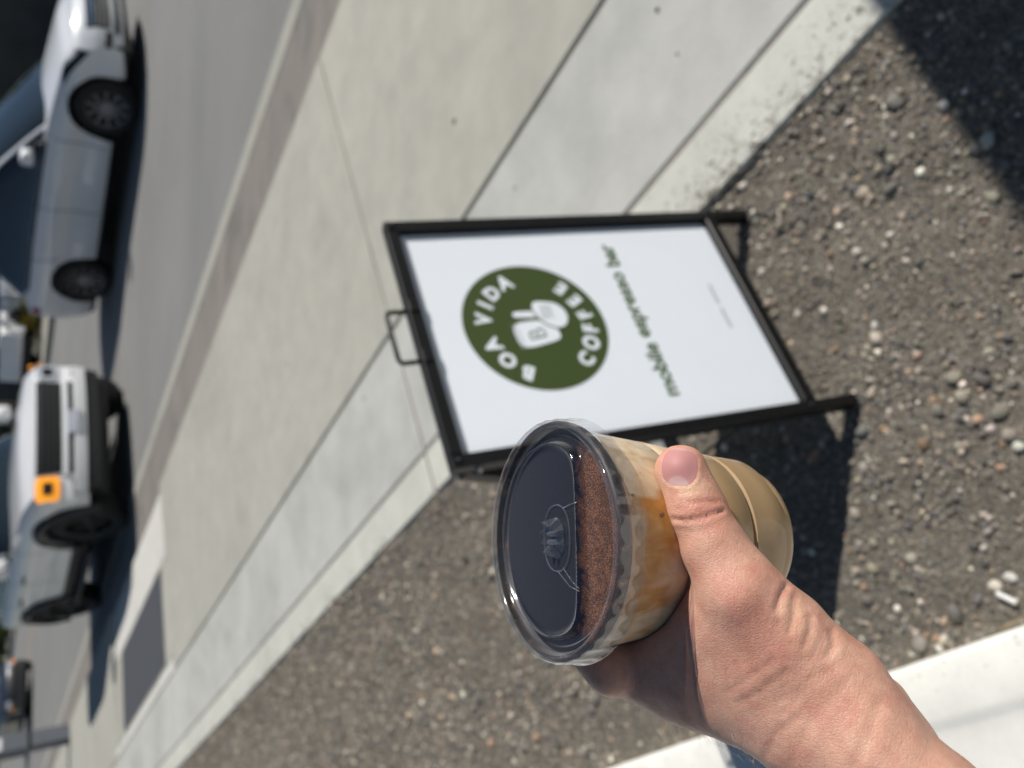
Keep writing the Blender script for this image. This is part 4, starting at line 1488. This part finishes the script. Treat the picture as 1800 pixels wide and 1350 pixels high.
# wall: local coordinates, z up from the base
prof = [(0.0, 0.0035), (0.020, 0.0030), (0.0290, 0.0010), (0.0318, 0.0), (0.0335, 0.0012), (0.0342, 0.0040), (0.0346, 0.0088), (0.0364, 0.0098), (0.0375, 0.0112),
        (0.0381, 0.020), (0.0386, 0.0270), (0.0391, 0.0300), (0.0379, 0.0312), (0.0392, 0.0326), (0.0404, 0.0440), (0.0416, 0.0560), (0.0432, 0.0688), (0.0422, 0.0702), (0.0434, 0.0716), (0.0446, 0.0830),
        (0.0456, 0.0930), (0.0466, 0.1000), (0.0470, 0.1045), (0.0482, 0.1050), (0.0484, 0.1070)]
MB().lathe([q_ for q_ in prof if q_[1] >= 0.0925], 96).build('cup_wall', M['cup_plastic'], cup, smooth=True)
pd = [(max(r - 0.0001, 0.0), z + (0.001 if z < 0.005 else 0)) for r, z in prof if z <= 0.1002] + [(0.0466, 0.1032), (0.0450, 0.1032), (0.0430, 0.1000), (0.0, 0.1000)]
MB().lathe(pd, 96).build('drink', M['drink'], cup, smooth=True, auto=50)
# cocoa lying just under the lid
Pq = []
for r in np.linspace(0, 0.0467, 40):
    row = []
    for a in np.linspace(0, 2 * math.pi, 96, endpoint=False):
        x, y = r * math.cos(a), r * math.sin(a)
        z = H0 - 0.0056 + 0.0004 * math.sin(140 * x + 50 * y) * math.cos(110 * y) - 0.0015 * (r / 0.046) ** 4
        if y < -0.020:
            z -= min(0.0016, (-0.020 - y) * 0.25)
        row.append((x, y, z))
    Pq.append(row)
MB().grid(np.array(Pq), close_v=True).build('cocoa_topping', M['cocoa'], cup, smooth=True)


m = NT('cup_lip_foam_shade')
tr_ = m.node('ShaderNodeBsdfTransparent', Color=(0.9, 0.85, 0.8, 1))
m.P(Base_Color=m.ramp(m.noise(160, 4, 0.6, m.coord()), [(0.35, (0.012, 0.011, 0.018)), (0.58, (0.035, 0.024, 0.024)), (0.68, (0.16, 0.08, 0.05)), (0.76, (0.45, 0.27, 0.14))]), Roughness=0.5)  # brown foam specks over the rim's navy reflection, painted in
ms_ = m.node('ShaderNodeMixShader', i0=0.9)
m.t.links.new(tr_.outputs[0], ms_.inputs[1]); m.t.links.new(m.b.outputs[0], ms_.inputs[2]); m.t.links.new(ms_.outputs[0], m.out.inputs['Surface'])
MB().lathe([(0.0462, 0.1036), (0.0478, 0.1045), (0.0492, 0.1062), (0.0496, 0.1085), (0.0491, 0.1100), (0.0478, 0.1104)], 120).build('cup_lip', m.m, cup, smooth=True)  # dense ring added so the rim casts an unbroken shadow on the hand


# lid: top plate as a relief with a rim bead, a moat and a raised D-shaped plate
def sstep(a, b_, x):
    t = np.clip((x - a) / (b_ - a), 0, 1)
    return t * t * (3 - 2 * t)


CH = -0.0226


def lid_z(x, y):
    r = np.hypot(x, y)
    z = np.full_like(r, H0 - 0.0044)
    # D plate: inside radius .0405 and beyond the chord, with a rounded corner
    d = np.minimum(0.0408 - r, (y - CH))
    k = 0.006
    dd = -0.5 * ((-(0.0408 - r) - (y - CH)) + np.sqrt((-(0.0408 - r) + (y - CH)) ** 2 + k * k))
    z = z + 0.0032 * sstep(-0.0007, 0.0006, dd) + 0.0009 * np.exp(-((dd - 0.0006) / 0.0006) ** 2)
    z = z - 0.0007 * sstep(0.0016, 0.0030, dd)
    # outer step and rim
    z = z + 0.0010 * sstep(0.0430, 0.0438, r) * (1 - sstep(0.0452, 0.0458, r)) + 0.0044 * sstep(0.0452, 0.0470, r)
    return z


rr = np.concatenate([np.linspace(0.0002, 0.038, 46), np.linspace(0.0385, 0.0472, 34)])
aa = np.linspace(0, 2 * math.pi, 240, endpoint=False)
RR, AA = np.meshgrid(rr, aa, indexing='ij')
X, Y = RR * np.cos(AA), RR * np.sin(AA)
b = MB().grid(np.stack([X, Y, lid_z(X, Y)], -1), close_v=True)
lid = b.build('lid', M['lid_plastic'], cup, smooth=True)
# rim bead and skirt with moulded ribs
sk_prof = [(0.0472, H0 + 0.0000), (0.0480, H0 + 0.0006), (0.0490, H0 + 0.0005), (0.0497, H0 - 0.0003), (0.0501, H0 - 0.0018), (0.0503, H0 - 0.0060), (0.0506, H0 - 0.0092), (0.0512, H0 - 0.0104), (0.0514, H0 - 0.0112)]


def ribs(a, i):
    if i in (4, 5, 6):
        return 0.00030 * np.clip(np.sin(a * 34) * 1.6 + 0.5 * np.sin(a * 13 + 1), -1, 1)
    return 0 * a


MB().lathe(sk_prof, 240, rfun=ribs).build('lid_rim', M['rim_plastic'], lid, smooth=True)
# straw slot: oval lip with crumpled star flaps
b = MB()
ov = [(0.0135 * math.copysign(abs(math.cos(a)) ** 0.8, math.cos(a)), -0.0060 + 0.0098 * math.copysign(abs(math.sin(a)) ** 0.9, math.sin(a))) for a in np.linspace(0, 2 * math.pi, 40, endpoint=False)]
pts = [(x, y, H0 - 0.0012) for x, y in ov]
b.tube(pts + [pts[0]], 0.00035, 6, cap=False)
rs_ = random.Random(5)
N = 16
ring0 = [(0.0085 * math.cos(a), -0.0055 + 0.0062 * math.sin(a), H0 - 0.0013) for a in np.linspace(0, 2 * math.pi, N, endpoint=False)]
ring1 = [((0.0066 if k % 2 else 0.0044) * math.cos(a) + rs_.uniform(-.0006, .0006), -0.0050 + (0.0052 if k % 2 else 0.0034) * math.sin(a), H0 + (0.0040 if k % 2 else 0.0018) + rs_.uniform(-.0008, .0008)) for k, a in enumerate(np.linspace(0, 2 * math.pi, N, endpoint=False))]
ring2 = [(0.0030 * math.cos(a), -0.0050 + 0.0024 * math.sin(a), H0 + (0.0004 if k % 2 else -0.0012)) for k, a in enumerate(np.linspace(0, 2 * math.pi, N, endpoint=False))]
b.grid(np.array([ring0, ring1, ring2]), close_v=True)
for sgn in (-1, 1):
    b.tube([(0.0016 * sgn, -0.0085, H0 + 0.0002), (0.0017 * sgn, -0.005, H0 + 0.0012), (0.0016 * sgn, -0.0022, H0 + 0.0004)], [0.0008, 0.0011, 0.0008], 8)
b.build('straw_slot', M['rim_plastic'], lid, smooth=True, auto=40)
for ln in ([(-0.0120, -0.0105), (-0.0168, -0.0165), (-0.0195, CH + 0.001)], [(-0.0135, -0.0065), (-0.0190, -0.0150), (-0.0205, CH + 0.001)], [(0.0120, -0.0110), (0.0135, -0.018), (0.0140, CH + 0.001)]):
    MB().tube([(x, y, H0 - 0.0012) for x, y in ln], 0.00028, 6).build('moulded_crease', M['rim_plastic'], lid, smooth=True)

# ------------------------------------------------------------------ hand and forearm (one continuous skin)
VOX = 0.00125
prims = []


def cone(a, b_, ra, rb, k=0.006):
    prims.append((np.asarray(a, float), np.asarray(b_, float), ra, rb, k))


def CQ(phi, rad, hh):
    p = math.radians(phi)
    return CUP_C + CUP_A * hh + rad * (math.cos(p) * CUP_E1 + math.sin(p) * CUP_E2)


A0, A1, A2, A3, A4, A5 = W(1198, 829, .3030), W(1222, 893, .2990), W(1255, 962, .2945), W(1298, 1036, .290), W(1376, 1116, .2885), W(1468, 1208, .2835)
A6, A7, A8 = W(1526, 1316, .274), W(1640, 1452, .262), W(1950, 1800, .235)
B0, B1, B2, B3, B4, B5 = W(1094, 1168, .335), W(1204, 1194, .328), W(1336, 1232, .307), W(1466, 1308, .288), W(1612, 1428, .272), W(1900, 1760, .245)
# thumb
cone(A0, A1, .0108, .0110, .004)
cone(A1, A2, .0110, .0117, .005)
cone(A2, A3, .0117, .0142, .006)
cone(A3, A4, .0142, .0150, .008)
cone(A4, A5, .0155, .0165, .010)
cone(A5, A6, .0160, .0172, .012)
cone(A6, A7, .0168, .0185, .012)
cone(A7, A8, .0215, .0285, .012)
# index metacarpal and back of the hand
cone(B0, B1, .0128, .0165, .008)
cone(B1, B2, .0165, .0168, .010)
cone(B2, B3, .0168, .0172, .012)
cone(B3, B4, .0172, .0185, .012)
cone(B4, B5, .0215, .0300, .012)
# muscle between thumb and index, and the web
cone(W(1290, 1105, .298), W(1215, 1150, .315), .0150, .0140, .014)
cone(W(1345, 1170, .297), W(1262, 1190, .317), .0165, .0165, .016)
cone(W(1236, 1080, .304), W(1160, 1135, .322), .0085, .0085, .012)
cone(W(1265, 1110, .304), W(1185, 1160, .325), .0120, .0125, .014)
cone(W(1420, 1240, .292), W(1340, 1190, .298), .0175, .0165, .014)
cone(W(1500, 1290, .284), W(1410, 1262, .292), .0175, .0175, .014)
# heel of the palm, seen beyond the wrist
cone(W(1535, 1245, .300), W(1560, 1300, .300), .0140, .0155, .006)
cone(W(1555, 1300, .300), W(1660, 1430, .290), .0145, .0175, .008)
# palm and outer metacarpals behind
wr = W(1430, 1240, .312)
for hh, ph, r_m in ((-.052, 101, .0125), (-.070, 99, .0120), (-.087, 96, .0110)):
    k0 = CQ(ph, cup_r(hh) + .0125, hh)
    cone(wr, k0, .0165, r_m, .012)
cone(W(1300, 1130, .318), W(1230, 1120, .335), .016, .014, .014)
# fingers wrapped round the far side of the cup
for hh, ph0, seg, r0 in ((-.036, 97, (140, 176, 203), .0100), (-.054, 101, (147, 186, 214), .0102), (-.071, 99, (146, 186, 213), .0096), (-.087, 96, (138, 170, 193), .0084)):
    q = [CQ(ph0, cup_r(hh) + .0125, hh)] + [CQ(p_, cup_r(hh + .004) + r0 * (0.93 - 0.04 * i_), hh + .003 * (i_ + 1)) for i_, p_ in enumerate(seg)]
    rad = [r0 * 1.22, r0 * 1.06, r0 * 0.98, r0 * 0.86]
    for i_ in range(3):
        # two steps per bone keep the finger close to the cup without cutting through it
        cone(q[i_], q[i_ + 1], rad[i_], rad[i_ + 1], .003)
        mp_ = (q[i_] + q[i_ + 1]) / 2
        ax_ = mp_ - CUP_C; ax_ = ax_ - (ax_ @ CUP_A) * CUP_A
        cone(q[i_], q[i_ + 1] * 0.5 + mp_ * 0.5 + ax_ / np.linalg.norm(ax_) * 0.002, rad[i_] * 0.97, rad[i_ + 1], .003)

pts_all = np.array([p for pr in prims for p in (pr[0], pr[1])])
lo, hi = pts_all.min(0) - 0.036, pts_all.max(0) + 0.036
lo = np.maximum(lo, CAM + np.array((-0.33, -0.06, -0.52)))
dims = np.ceil((hi - lo) / VOX).astype(int)
F_ = np.full(dims, 0.03, np.float32)


def sub_block(pa, pb, mg):
    i0 = np.clip(np.floor((np.minimum(pa, pb) - mg - lo) / VOX).astype(int), 0, dims)
    i1 = np.clip(np.ceil((np.maximum(pa, pb) + mg - lo) / VOX).astype(int) + 1, 0, dims)
    return i0, i1


for (pa, pb, ra, rb, k) in prims:
    i0, i1 = sub_block(pa, pb, max(ra, rb) + 0.018)
    if (i1 <= i0).any():
        continue
    g = [lo[d] + VOX * np.arange(i0[d], i1[d]) for d in range(3)]
    PX, PY, PZ = g[0][:, None, None] - pa[0], g[1][None, :, None] - pa[1], g[2][None, None, :] - pa[2]
    ba = pb - pa
    L2 = ba @ ba
    t = np.clip((PX * ba[0] + PY * ba[1] + PZ * ba[2]) / L2, 0, 1)
    d = np.sqrt((PX - t * ba[0]) ** 2 + (PY - t * ba[1]) ** 2 + (PZ - t * ba[2]) ** 2) - (ra + (rb - ra) * t)
    sl = tuple(slice(i0[q], i1[q]) for q in range(3))
    cur = F_[sl]
    hsm = np.maximum(k - np.abs(cur - d), 0) / k
    F_[sl] = np.minimum(cur, d) - hsm * hsm * k * 0.25
# press against the cup: carve the cup's wall out of the hand
g = [lo[d] + VOX * np.arange(dims[d]) - CUP_C[d] for d in range(3)]
HH = g[0][:, None, None] * CUP_A[0] + g[1][None, :, None] * CUP_A[1] + g[2][None, None, :] * CUP_A[2]
RD = np.sqrt(np.maximum(g[0][:, None, None] ** 2 + g[1][None, :, None] ** 2 + g[2][None, None, :] ** 2 - HH ** 2, 0))
dc = np.maximum(RD - (0.0470 + 0.013 / 0.112 * HH + 0.0006), np.maximum(HH - 0.004, -0.114 - HH))
F_ = np.maximum(F_, -dc)
del RD, HH, dc


def surface_nets(F, org, h):
    s = F < 0
    corner = lambda i, j, k_: (slice(i, F.shape[0] - 1 + i), slice(j, F.shape[1] - 1 + j), slice(k_, F.shape[2] - 1 + k_))
    cnt = np.zeros(tuple(np.array(F.shape) - 1), np.int8)
    for i in (0, 1):
        for j in (0, 1):
            for k_ in (0, 1):
                cnt += s[corner(i, j, k_)]
    act = np.argwhere((cnt > 0) & (cnt < 8))
    idx = np.full(cnt.shape, -1, np.int32)
    idx[act[:, 0], act[:, 1], act[:, 2]] = np.arange(len(act))
    vals = {}
    for i in (0, 1):
        for j in (0, 1):
            for k_ in (0, 1):
                vals[(i, j, k_)] = F[act[:, 0] + i, act[:, 1] + j, act[:, 2] + k_].astype(float)
    acc, num = np.zeros((len(act), 3)), np.zeros(len(act))
    for a in vals:
        for ax in range(3):
            if a[ax] == 0:
                c_ = list(a); c_[ax] = 1; c_ = tuple(c_)
                va, vb = vals[a], vals[c_]
                cr = (va < 0) != (vb < 0)
                t = np.where(cr, va / np.where(cr, va - vb, 1), 0)
                p = np.zeros((len(act), 3)) + np.array(a, float)
                p[:, ax] += t
                acc += np.where(cr[:, None], p, 0)
                num += cr
    V = org + h * (act + acc / num[:, None])
    quads = []
    for ax in range(3):
        o1, o2 = (ax + 1) % 3, (ax + 2) % 3
        sl0 = [slice(None)] * 3; sl1 = [slice(None)] * 3
        sl0[ax] = slice(0, F.shape[ax] - 1); sl1[ax] = slice(1, F.shape[ax])
        cr = s[tuple(sl0)] != s[tuple(sl1)]
        e = np.argwhere(cr)
        e = e[(e[:, o1] > 0) & (e[:, o2] > 0) & (e[:, o1] < F.shape[o1] - 1) & (e[:, o2] < F.shape[o2] - 1)]
        inside = s[e[:, 0], e[:, 1], e[:, 2]]
        q = []
        for d1, d2 in ((0, 0), (-1, 0), (-1, -1), (0, -1)):
            c_ = e.copy(); c_[:, o1] += d1; c_[:, o2] += d2
            q.append(idx[c_[:, 0], c_[:, 1], c_[:, 2]])
        q = np.stack(q, 1)
        q = np.where(inside[:, None], q, q[:, ::-1])
        quads.append(q)
    return V, np.concatenate(quads)


HV, HF = surface_nets(F_, lo, VOX)
del F_
# keep the largest connected piece only
edges = np.concatenate([HF[:, [0, 1]], HF[:, [1, 2]], HF[:, [2, 3]], HF[:, [3, 0]]])
lab = np.arange(len(HV))
for _ in range(400):
    mn = np.minimum(lab[edges[:, 0]], lab[edges[:, 1]])
    old = lab.copy()
    np.minimum.at(lab, edges[:, 0], mn)
    np.minimum.at(lab, edges[:, 1], mn)
    lab = lab[lab]
    if (old == lab).all():
        break
big = np.bincount(lab).argmax()
keepv = lab == big
remap = np.cumsum(keepv) - 1
HF = remap[HF[keepv[HF[:, 0]]]]
HV = HV[keepv]
edges = np.unique(np.sort(np.concatenate([HF[:, [0, 1]], HF[:, [1, 2]], HF[:, [2, 3]], HF[:, [3, 0]]]), axis=1), axis=0)


def lap(V, it, lam=0.5):
    deg = np.bincount(edges.ravel(), minlength=len(V))[:, None]
    for _ in range(it):
        acc = np.zeros_like(V)
        np.add.at(acc, edges[:, 0], V[edges[:, 1]])
        np.add.at(acc, edges[:, 1], V[edges[:, 0]])
        V = V + lam * (acc / deg - V)
    return V


HV = lap(HV, 4)
# relax the skin between thumb and back of the hand
_q = HV - CAM
_z = _q @ FWD
_px = np.stack([900 + FPX * (_q @ DOWN) / _z, 675 - FPX * (_q @ RIGHT) / _z], 1)
_w = np.exp(-(np.linalg.norm((_px - np.array((1240, 1195))) / np.array((55, 105)), axis=1)) ** 4)[:, None]
_w = _w * (_z < 0.345)[:, None]
_S = lap(HV, 90)
HV = HV * (1 - _w) + _S * _w
_w2 = np.exp(-(np.linalg.norm((_px - np.array((1420, 1240))) / np.array((110, 110)), axis=1)) ** 4)[:, None] * (_z < 0.345)[:, None]
HV = HV * (1 - _w2) + lap(HV, 25) * _w2


def vnormals(V, Fq):
    n = np.cross(V[Fq[:, 2]] - V[Fq[:, 0]], V[Fq[:, 3]] - V[Fq[:, 1]])
    out = np.zeros_like(V)
    for c_ in range(4):
        np.add.at(out, Fq[:, c_], n)
    return out / (np.linalg.norm(out, axis=1)[:, None] + 1e-12)


def project(V):
    q = V - CAM
    z = q @ FWD
    return np.stack([900 + FPX * (q @ DOWN) / z, 1350 - (675 + FPX * (q @ RIGHT) / z)], 1), z


def seg_dist(p, line):
    d = np.full(len(p), 1e9)
    for a, c_ in zip(line[:-1], line[1:]):
        a, c_ = np.array(a, float), np.array(c_, float)
        e = c_ - a
        t = np.clip(((p - a) @ e) / (e @ e), 0, 1)
        d = np.minimum(d, np.linalg.norm(p - a - t[:, None] * e, axis=1))
    return d


NV = vnormals(HV, HF)
px, zc = project(HV)
facing = np.clip(-(NV @ FWD) * 2.0, 0, 1)
disp = np.zeros(len(HV))
# folds of the skin: line in the view, width (px), depth (mm)
CREASES = [([(1181, 913), (1205, 915), (1228, 912), (1250, 905), (1270, 898)], 3.2, .75), ([(1200, 884), (1222, 883), (1245, 881), (1262, 882)], 2.8, .55),
           ([(1188, 897), (1210, 890), (1225, 886)], 2.4, .35), ([(1192, 931), (1225, 938), (1255, 926)], 2.4, .22), ([(1180, 868), (1200, 862), (1222, 866)], 2.4, .18),
           ([(1383, 1028), (1371, 1050), (1365, 1072)], 5.0, .75), ([(1396, 1050), (1396, 1080), (1389, 1110)], 5, .5), ([(1425, 1085), (1424, 1110), (1415, 1135)], 5, .55),
           ([(1462, 1110), (1466, 1135), (1455, 1155)], 6, .6), ([(1470, 1165), (1440, 1195), (1405, 1225), (1375, 1255)], 6, .22), ([(1440, 1180), (1400, 1215), (1370, 1235)], 5, .22),
           ([(1500, 1190), (1465, 1225), (1430, 1265), (1400, 1320), (1385, 1350)], 7, .16), ([(1345, 1330), (1365, 1290), (1400, 1262)], 6, .25),
           ([(1300, 1235), (1340, 1215), (1385, 1180)], 5, .2), ([(1280, 1215), (1320, 1190), (1360, 1160)], 5, .18), ([(1500, 1350), (1530, 1290), (1545, 1240)], 10, .4)]
for line, wd, dep in CREASES:
    d = seg_dist(px, line)
    disp -= dep * 1e-3 * np.exp(-(d / wd) ** 2) * facing
    disp += dep * 0.35e-3 * np.exp(-((d - 2.6 * wd) / (1.3 * wd)) ** 2) * facing
# nail bed: flatten slightly and ring it with a fold
NC, NAX = np.array((1195.0, 821.0)), math.radians(-84)
ct, sn = math.cos(NAX), math.sin(NAX)
nl = np.stack([(px - NC) @ np.array((ct, sn)), (px - NC) @ np.array((-sn, ct))], 1)


def nail_f(l):
    return (np.abs(l[:, 0] / 34.0) ** 2.6 + np.abs(l[:, 1] / 32.5) ** 2.6) ** (1 / 2.6)


ne = nail_f(nl)
near = (zc < 0.312) & (facing > 0.05)
disp += near * (-0.00055 * (1 - sstep(0.86, 1.0, ne)) + 0.0003 * np.exp(-((ne - 1.12) / 0.09) ** 2) * (nl[:, 0] < 18))
# tendons and knuckle swell, soft lumps everywhere
disp += 0.0009 * np.exp(-(np.linalg.norm((px - np.array((1300, 1062))) / np.array((42, 48)), axis=1)) ** 2) * facing
lump = np.sin(HV[:, 0] * 310 + 1.2 * np.sin(HV[:, 1] * 190)) * np.cos(HV[:, 2] * 270 + HV[:, 1] * 150)
disp += 0.00018 * lump
HV = HV + NV * disp[:, None]
rc = HV - CUP_C
hh_ = rc @ CUP_A
ra_ = rc - hh_[:, None] * CUP_A
rn = np.linalg.norm(ra_, axis=1)
mn = 0.0474 + 0.013 / 0.112 * hh_
fix = (rn < mn) & (hh_ < 0.003) & (hh_ > -CUP_H)
HV[fix] += (ra_ / rn[:, None])[fix] * (mn - rn)[fix][:, None]
hand = thing('hand', 'bare left hand and forearm gripping the plastic cup with the thumb across its side', 'hand', tuple(W(1450, 1240, .29)))
me = fast_mesh('skin', HV, HF)
# redder skin over joints and fingertip, paler between
red = 0.75 * np.exp(-(seg_dist(px, [(1215, 897), (1255, 890)]) / 24) ** 2) + 0.55 * np.exp(-(np.linalg.norm(px - np.array((1312, 1075)), axis=1) / 42) ** 2) + 0.6 * np.exp(-(np.linalg.norm((px - np.array((1190, 795))) / np.array((45, 24)), axis=1)) ** 2)
red += 0.35 * np.exp(-(np.linalg.norm((px - np.array((1350, 1150))) / np.array((70, 55)), axis=1)) ** 2)
pale = 0.7 * np.exp(-(np.linalg.norm((px - np.array((1205, 858))) / np.array((40, 12)), axis=1)) ** 2) + 0.5 * np.exp(-(np.linalg.norm((px - np.array((1395, 1095))) / np.array((24, 45)), axis=1)) ** 2)
set_attr(me, 'Tone', np.stack([np.clip(red, 0, 1), np.clip(pale, 0, 1), np.clip(ne / 3, 0, 1)], 1))

m = NT('skin')
co = m.coord('Object')
tone = m.node('ShaderNodeSeparateColor', Color=m.attr('Tone'))
n1 = m.noise(28, 5, 0.6, co)
n2 = m.noise(240, 4, 0.6, co)
bc = m.ramp(n1, [(0.3, (0.60, 0.31, 0.215)), (0.55, (0.66, 0.37, 0.27)), (0.75, (0.70, 0.425, 0.315))])
bc = m.mix(m.math('MULTIPLY', tone.outputs[0], 0.75), bc, (0.66, 0.245, 0.185))
bc = m.mix(m.math('MULTIPLY', tone.outputs[1], 0.7), bc, (0.78, 0.53, 0.34))
bc = m.mix(m.math('MULTIPLY', m.math('SUBTRACT', m.noise(95, 4, 0.6, co, 0.5), 0.48, True), 3.0, True), bc, (0.60, 0.255, 0.195))
bc = m.mix(0.34, bc, m.ramp(n2, [(0.3, 0.36), (0.7, 0.62)]), 'OVERLAY')
m.P(Base_Color=bc, Roughness=0.47, Specular_IOR_Level=0.42, Subsurface_Weight=0.16, Subsurface_Scale=0.004)
m.b.inputs['Subsurface Radius'].default_value = (1.0, 0.35, 0.18)
# skin relief: cross-hatched cells plus fine lines running round the limb
v1 = m.node('ShaderNodeTexVoronoi', feature='DISTANCE_TO_EDGE', Scale=950.0, Vector=m.node('ShaderNodeMapping', Vector=co, Rotation=(0.4, 0.3, 0.6), Scale=(1.0, 0.55, 0.8)).outputs[0])
lines = m.noise(330, 3, 0.6, m.node('ShaderNodeMapping', Vector=co, Rotation=(0.2, 0.9, 0.5), Scale=(0.35, 1.6, 0.7)).outputs[0], 0.6)
hh2 = m.math('ADD', m.math('MULTIPLY', m.math('MINIMUM', v1.outputs[0], 0.12), 3.0), m.math('MULTIPLY', lines, 1.4))
m.bump(m.math('ADD', hh2, m.math('MULTIPLY', n2, 0.5)), 0.55, 0.00042)
M['skin'] = m.m
skin = link_mesh('skin', me, M['skin'], hand, smooth=True, world=True)

# thumbnail: a curved plate laid into its bed
me.calc_loop_triangles()
bv = BVHTree.FromPolygons([tuple(v) for v in HV], [tuple(map(int, f)) for f in HF])
rows = []
for u in np.linspace(0.0, 1.0, 15):
    row = []
    for a in np.linspace(0, 2 * math.pi, 48, endpoint=False):
        ca, sa = math.cos(a), math.sin(a)
        k_ = 0.965 * u / ((abs(ca) ** 2.6 + abs(sa) ** 2.6) ** (1 / 2.6))
        l0, l1 = 34.0 * ca * k_, 32.5 * sa * k_
        x, y = NC[0] + l0 * ct - l1 * sn, NC[1] + l0 * sn + l1 * ct
        dv = Vector(ray(x, y)).normalized()
        hit, nor, _, _ = bv.ray_cast(Vector(CAM), dv)
        if hit is None:
            hit, nor = Vector(W(x, y, .3)), -dv
        lift = 0.00042 + 0.00022 * (1 - u * u)
        if u > 0.99:
            lift = 0.0001
        if l0 > 20:
            lift += 0.0002
        row.append(tuple(hit - dv * lift))
    rows.append(row)
P = np.array(rows)
for _ in range(3):
    P[1:-1] = (P[1:-1] * 2 + P[:-2] + P[2:] + np.roll(P, 1, 1)[1:-1] + np.roll(P, -1, 1)[1:-1]) / 6
P[0] = P[1].mean(0)
nm = MB().grid(P, close_v=True)
m = NT('thumbnail')
co = m.coord('Object')
lun = m.attr('Lun', 'Fac')
bc = m.mix(lun, (0.52, 0.245, 0.235), (0.60, 0.385, 0.37))
m.P(Base_Color=bc, Roughness=0.52, Specular_IOR_Level=0.25, Coat_Weight=0.0, Coat_Roughness=0.15, Subsurface_Weight=0.15, Subsurface_Scale=0.003)
m.bump(m.noise(300, 2, 0.5, m.node('ShaderNodeMapping', Vector=co, Scale=(2.0, 0.3, 1)).outputs[0]), 0.06, 0.0002)
nail = nm.build('nail', m.m, hand, smooth=True, world=True)
pn, _ = project(P.reshape(-1, 3))
ln0, ln1 = (pn - NC) @ np.array((ct, sn)), (pn - NC) @ np.array((-sn, ct))
lv = 1 - sstep(0.85, 1.15, np.hypot((ln0 + 36) / 20.0, ln1 / 20.0))
lv = np.maximum(lv, sstep(28.5, 31.0, ln0) * 0.8)
set_attr(nail.data, 'Lun', lv, 'FLOAT')

# fine hairs along the back of the wrist
b = MB()
hr = random.Random(9)
cand2 = np.argwhere((px[:, 0] > 1190) & (px[:, 0] < 1400) & (px[:, 1] > 1140) & (px[:, 1] < 1330) & (facing > 0.3) & (zc < 0.33)).ravel()
cand = np.argwhere((px[:, 0] > 1180) & (px[:, 0] < 1420) & (px[:, 1] > 1225) & (px[:, 1] < 1365) & (facing < 0.75) & (zc < 0.34)).ravel()
for i_ in hr.sample(list(cand), min(300, len(cand))) + hr.sample(list(cand2), min(130, len(cand2))):
    p = Vector(HV[i_]); nn = Vector(NV[i_])
    along = (Vector(A6) - Vector(B1)).normalized()
    flat_ = facing[i_] > 0.76
    dr = (nn * (0.25 if flat_ else 0.6) - along * -0.5 + Vector([hr.uniform(-.4, .4) for _ in range(3)])).normalized()
    ln_ = hr.uniform(0.0015, 0.0035) if flat_ else hr.uniform(0.003, 0.0075)
    q1 = p + dr * ln_ * 0.5
    q2 = q1 + (dr * 0.6 + along * 0.6 + Vector([hr.uniform(-.4, .4) for _ in range(3)])).normalized() * ln_ * 0.5
    b.tube([p - nn * 0.0003, q1, q2], [0.000045, 0.000035, 0.000012], 3, cap=False)
o = b.build('arm_hair', plain('arm_hair', (0.38, 0.26, 0.15), 0.4), hand, world=True)
o['kind'] = 'stuff'
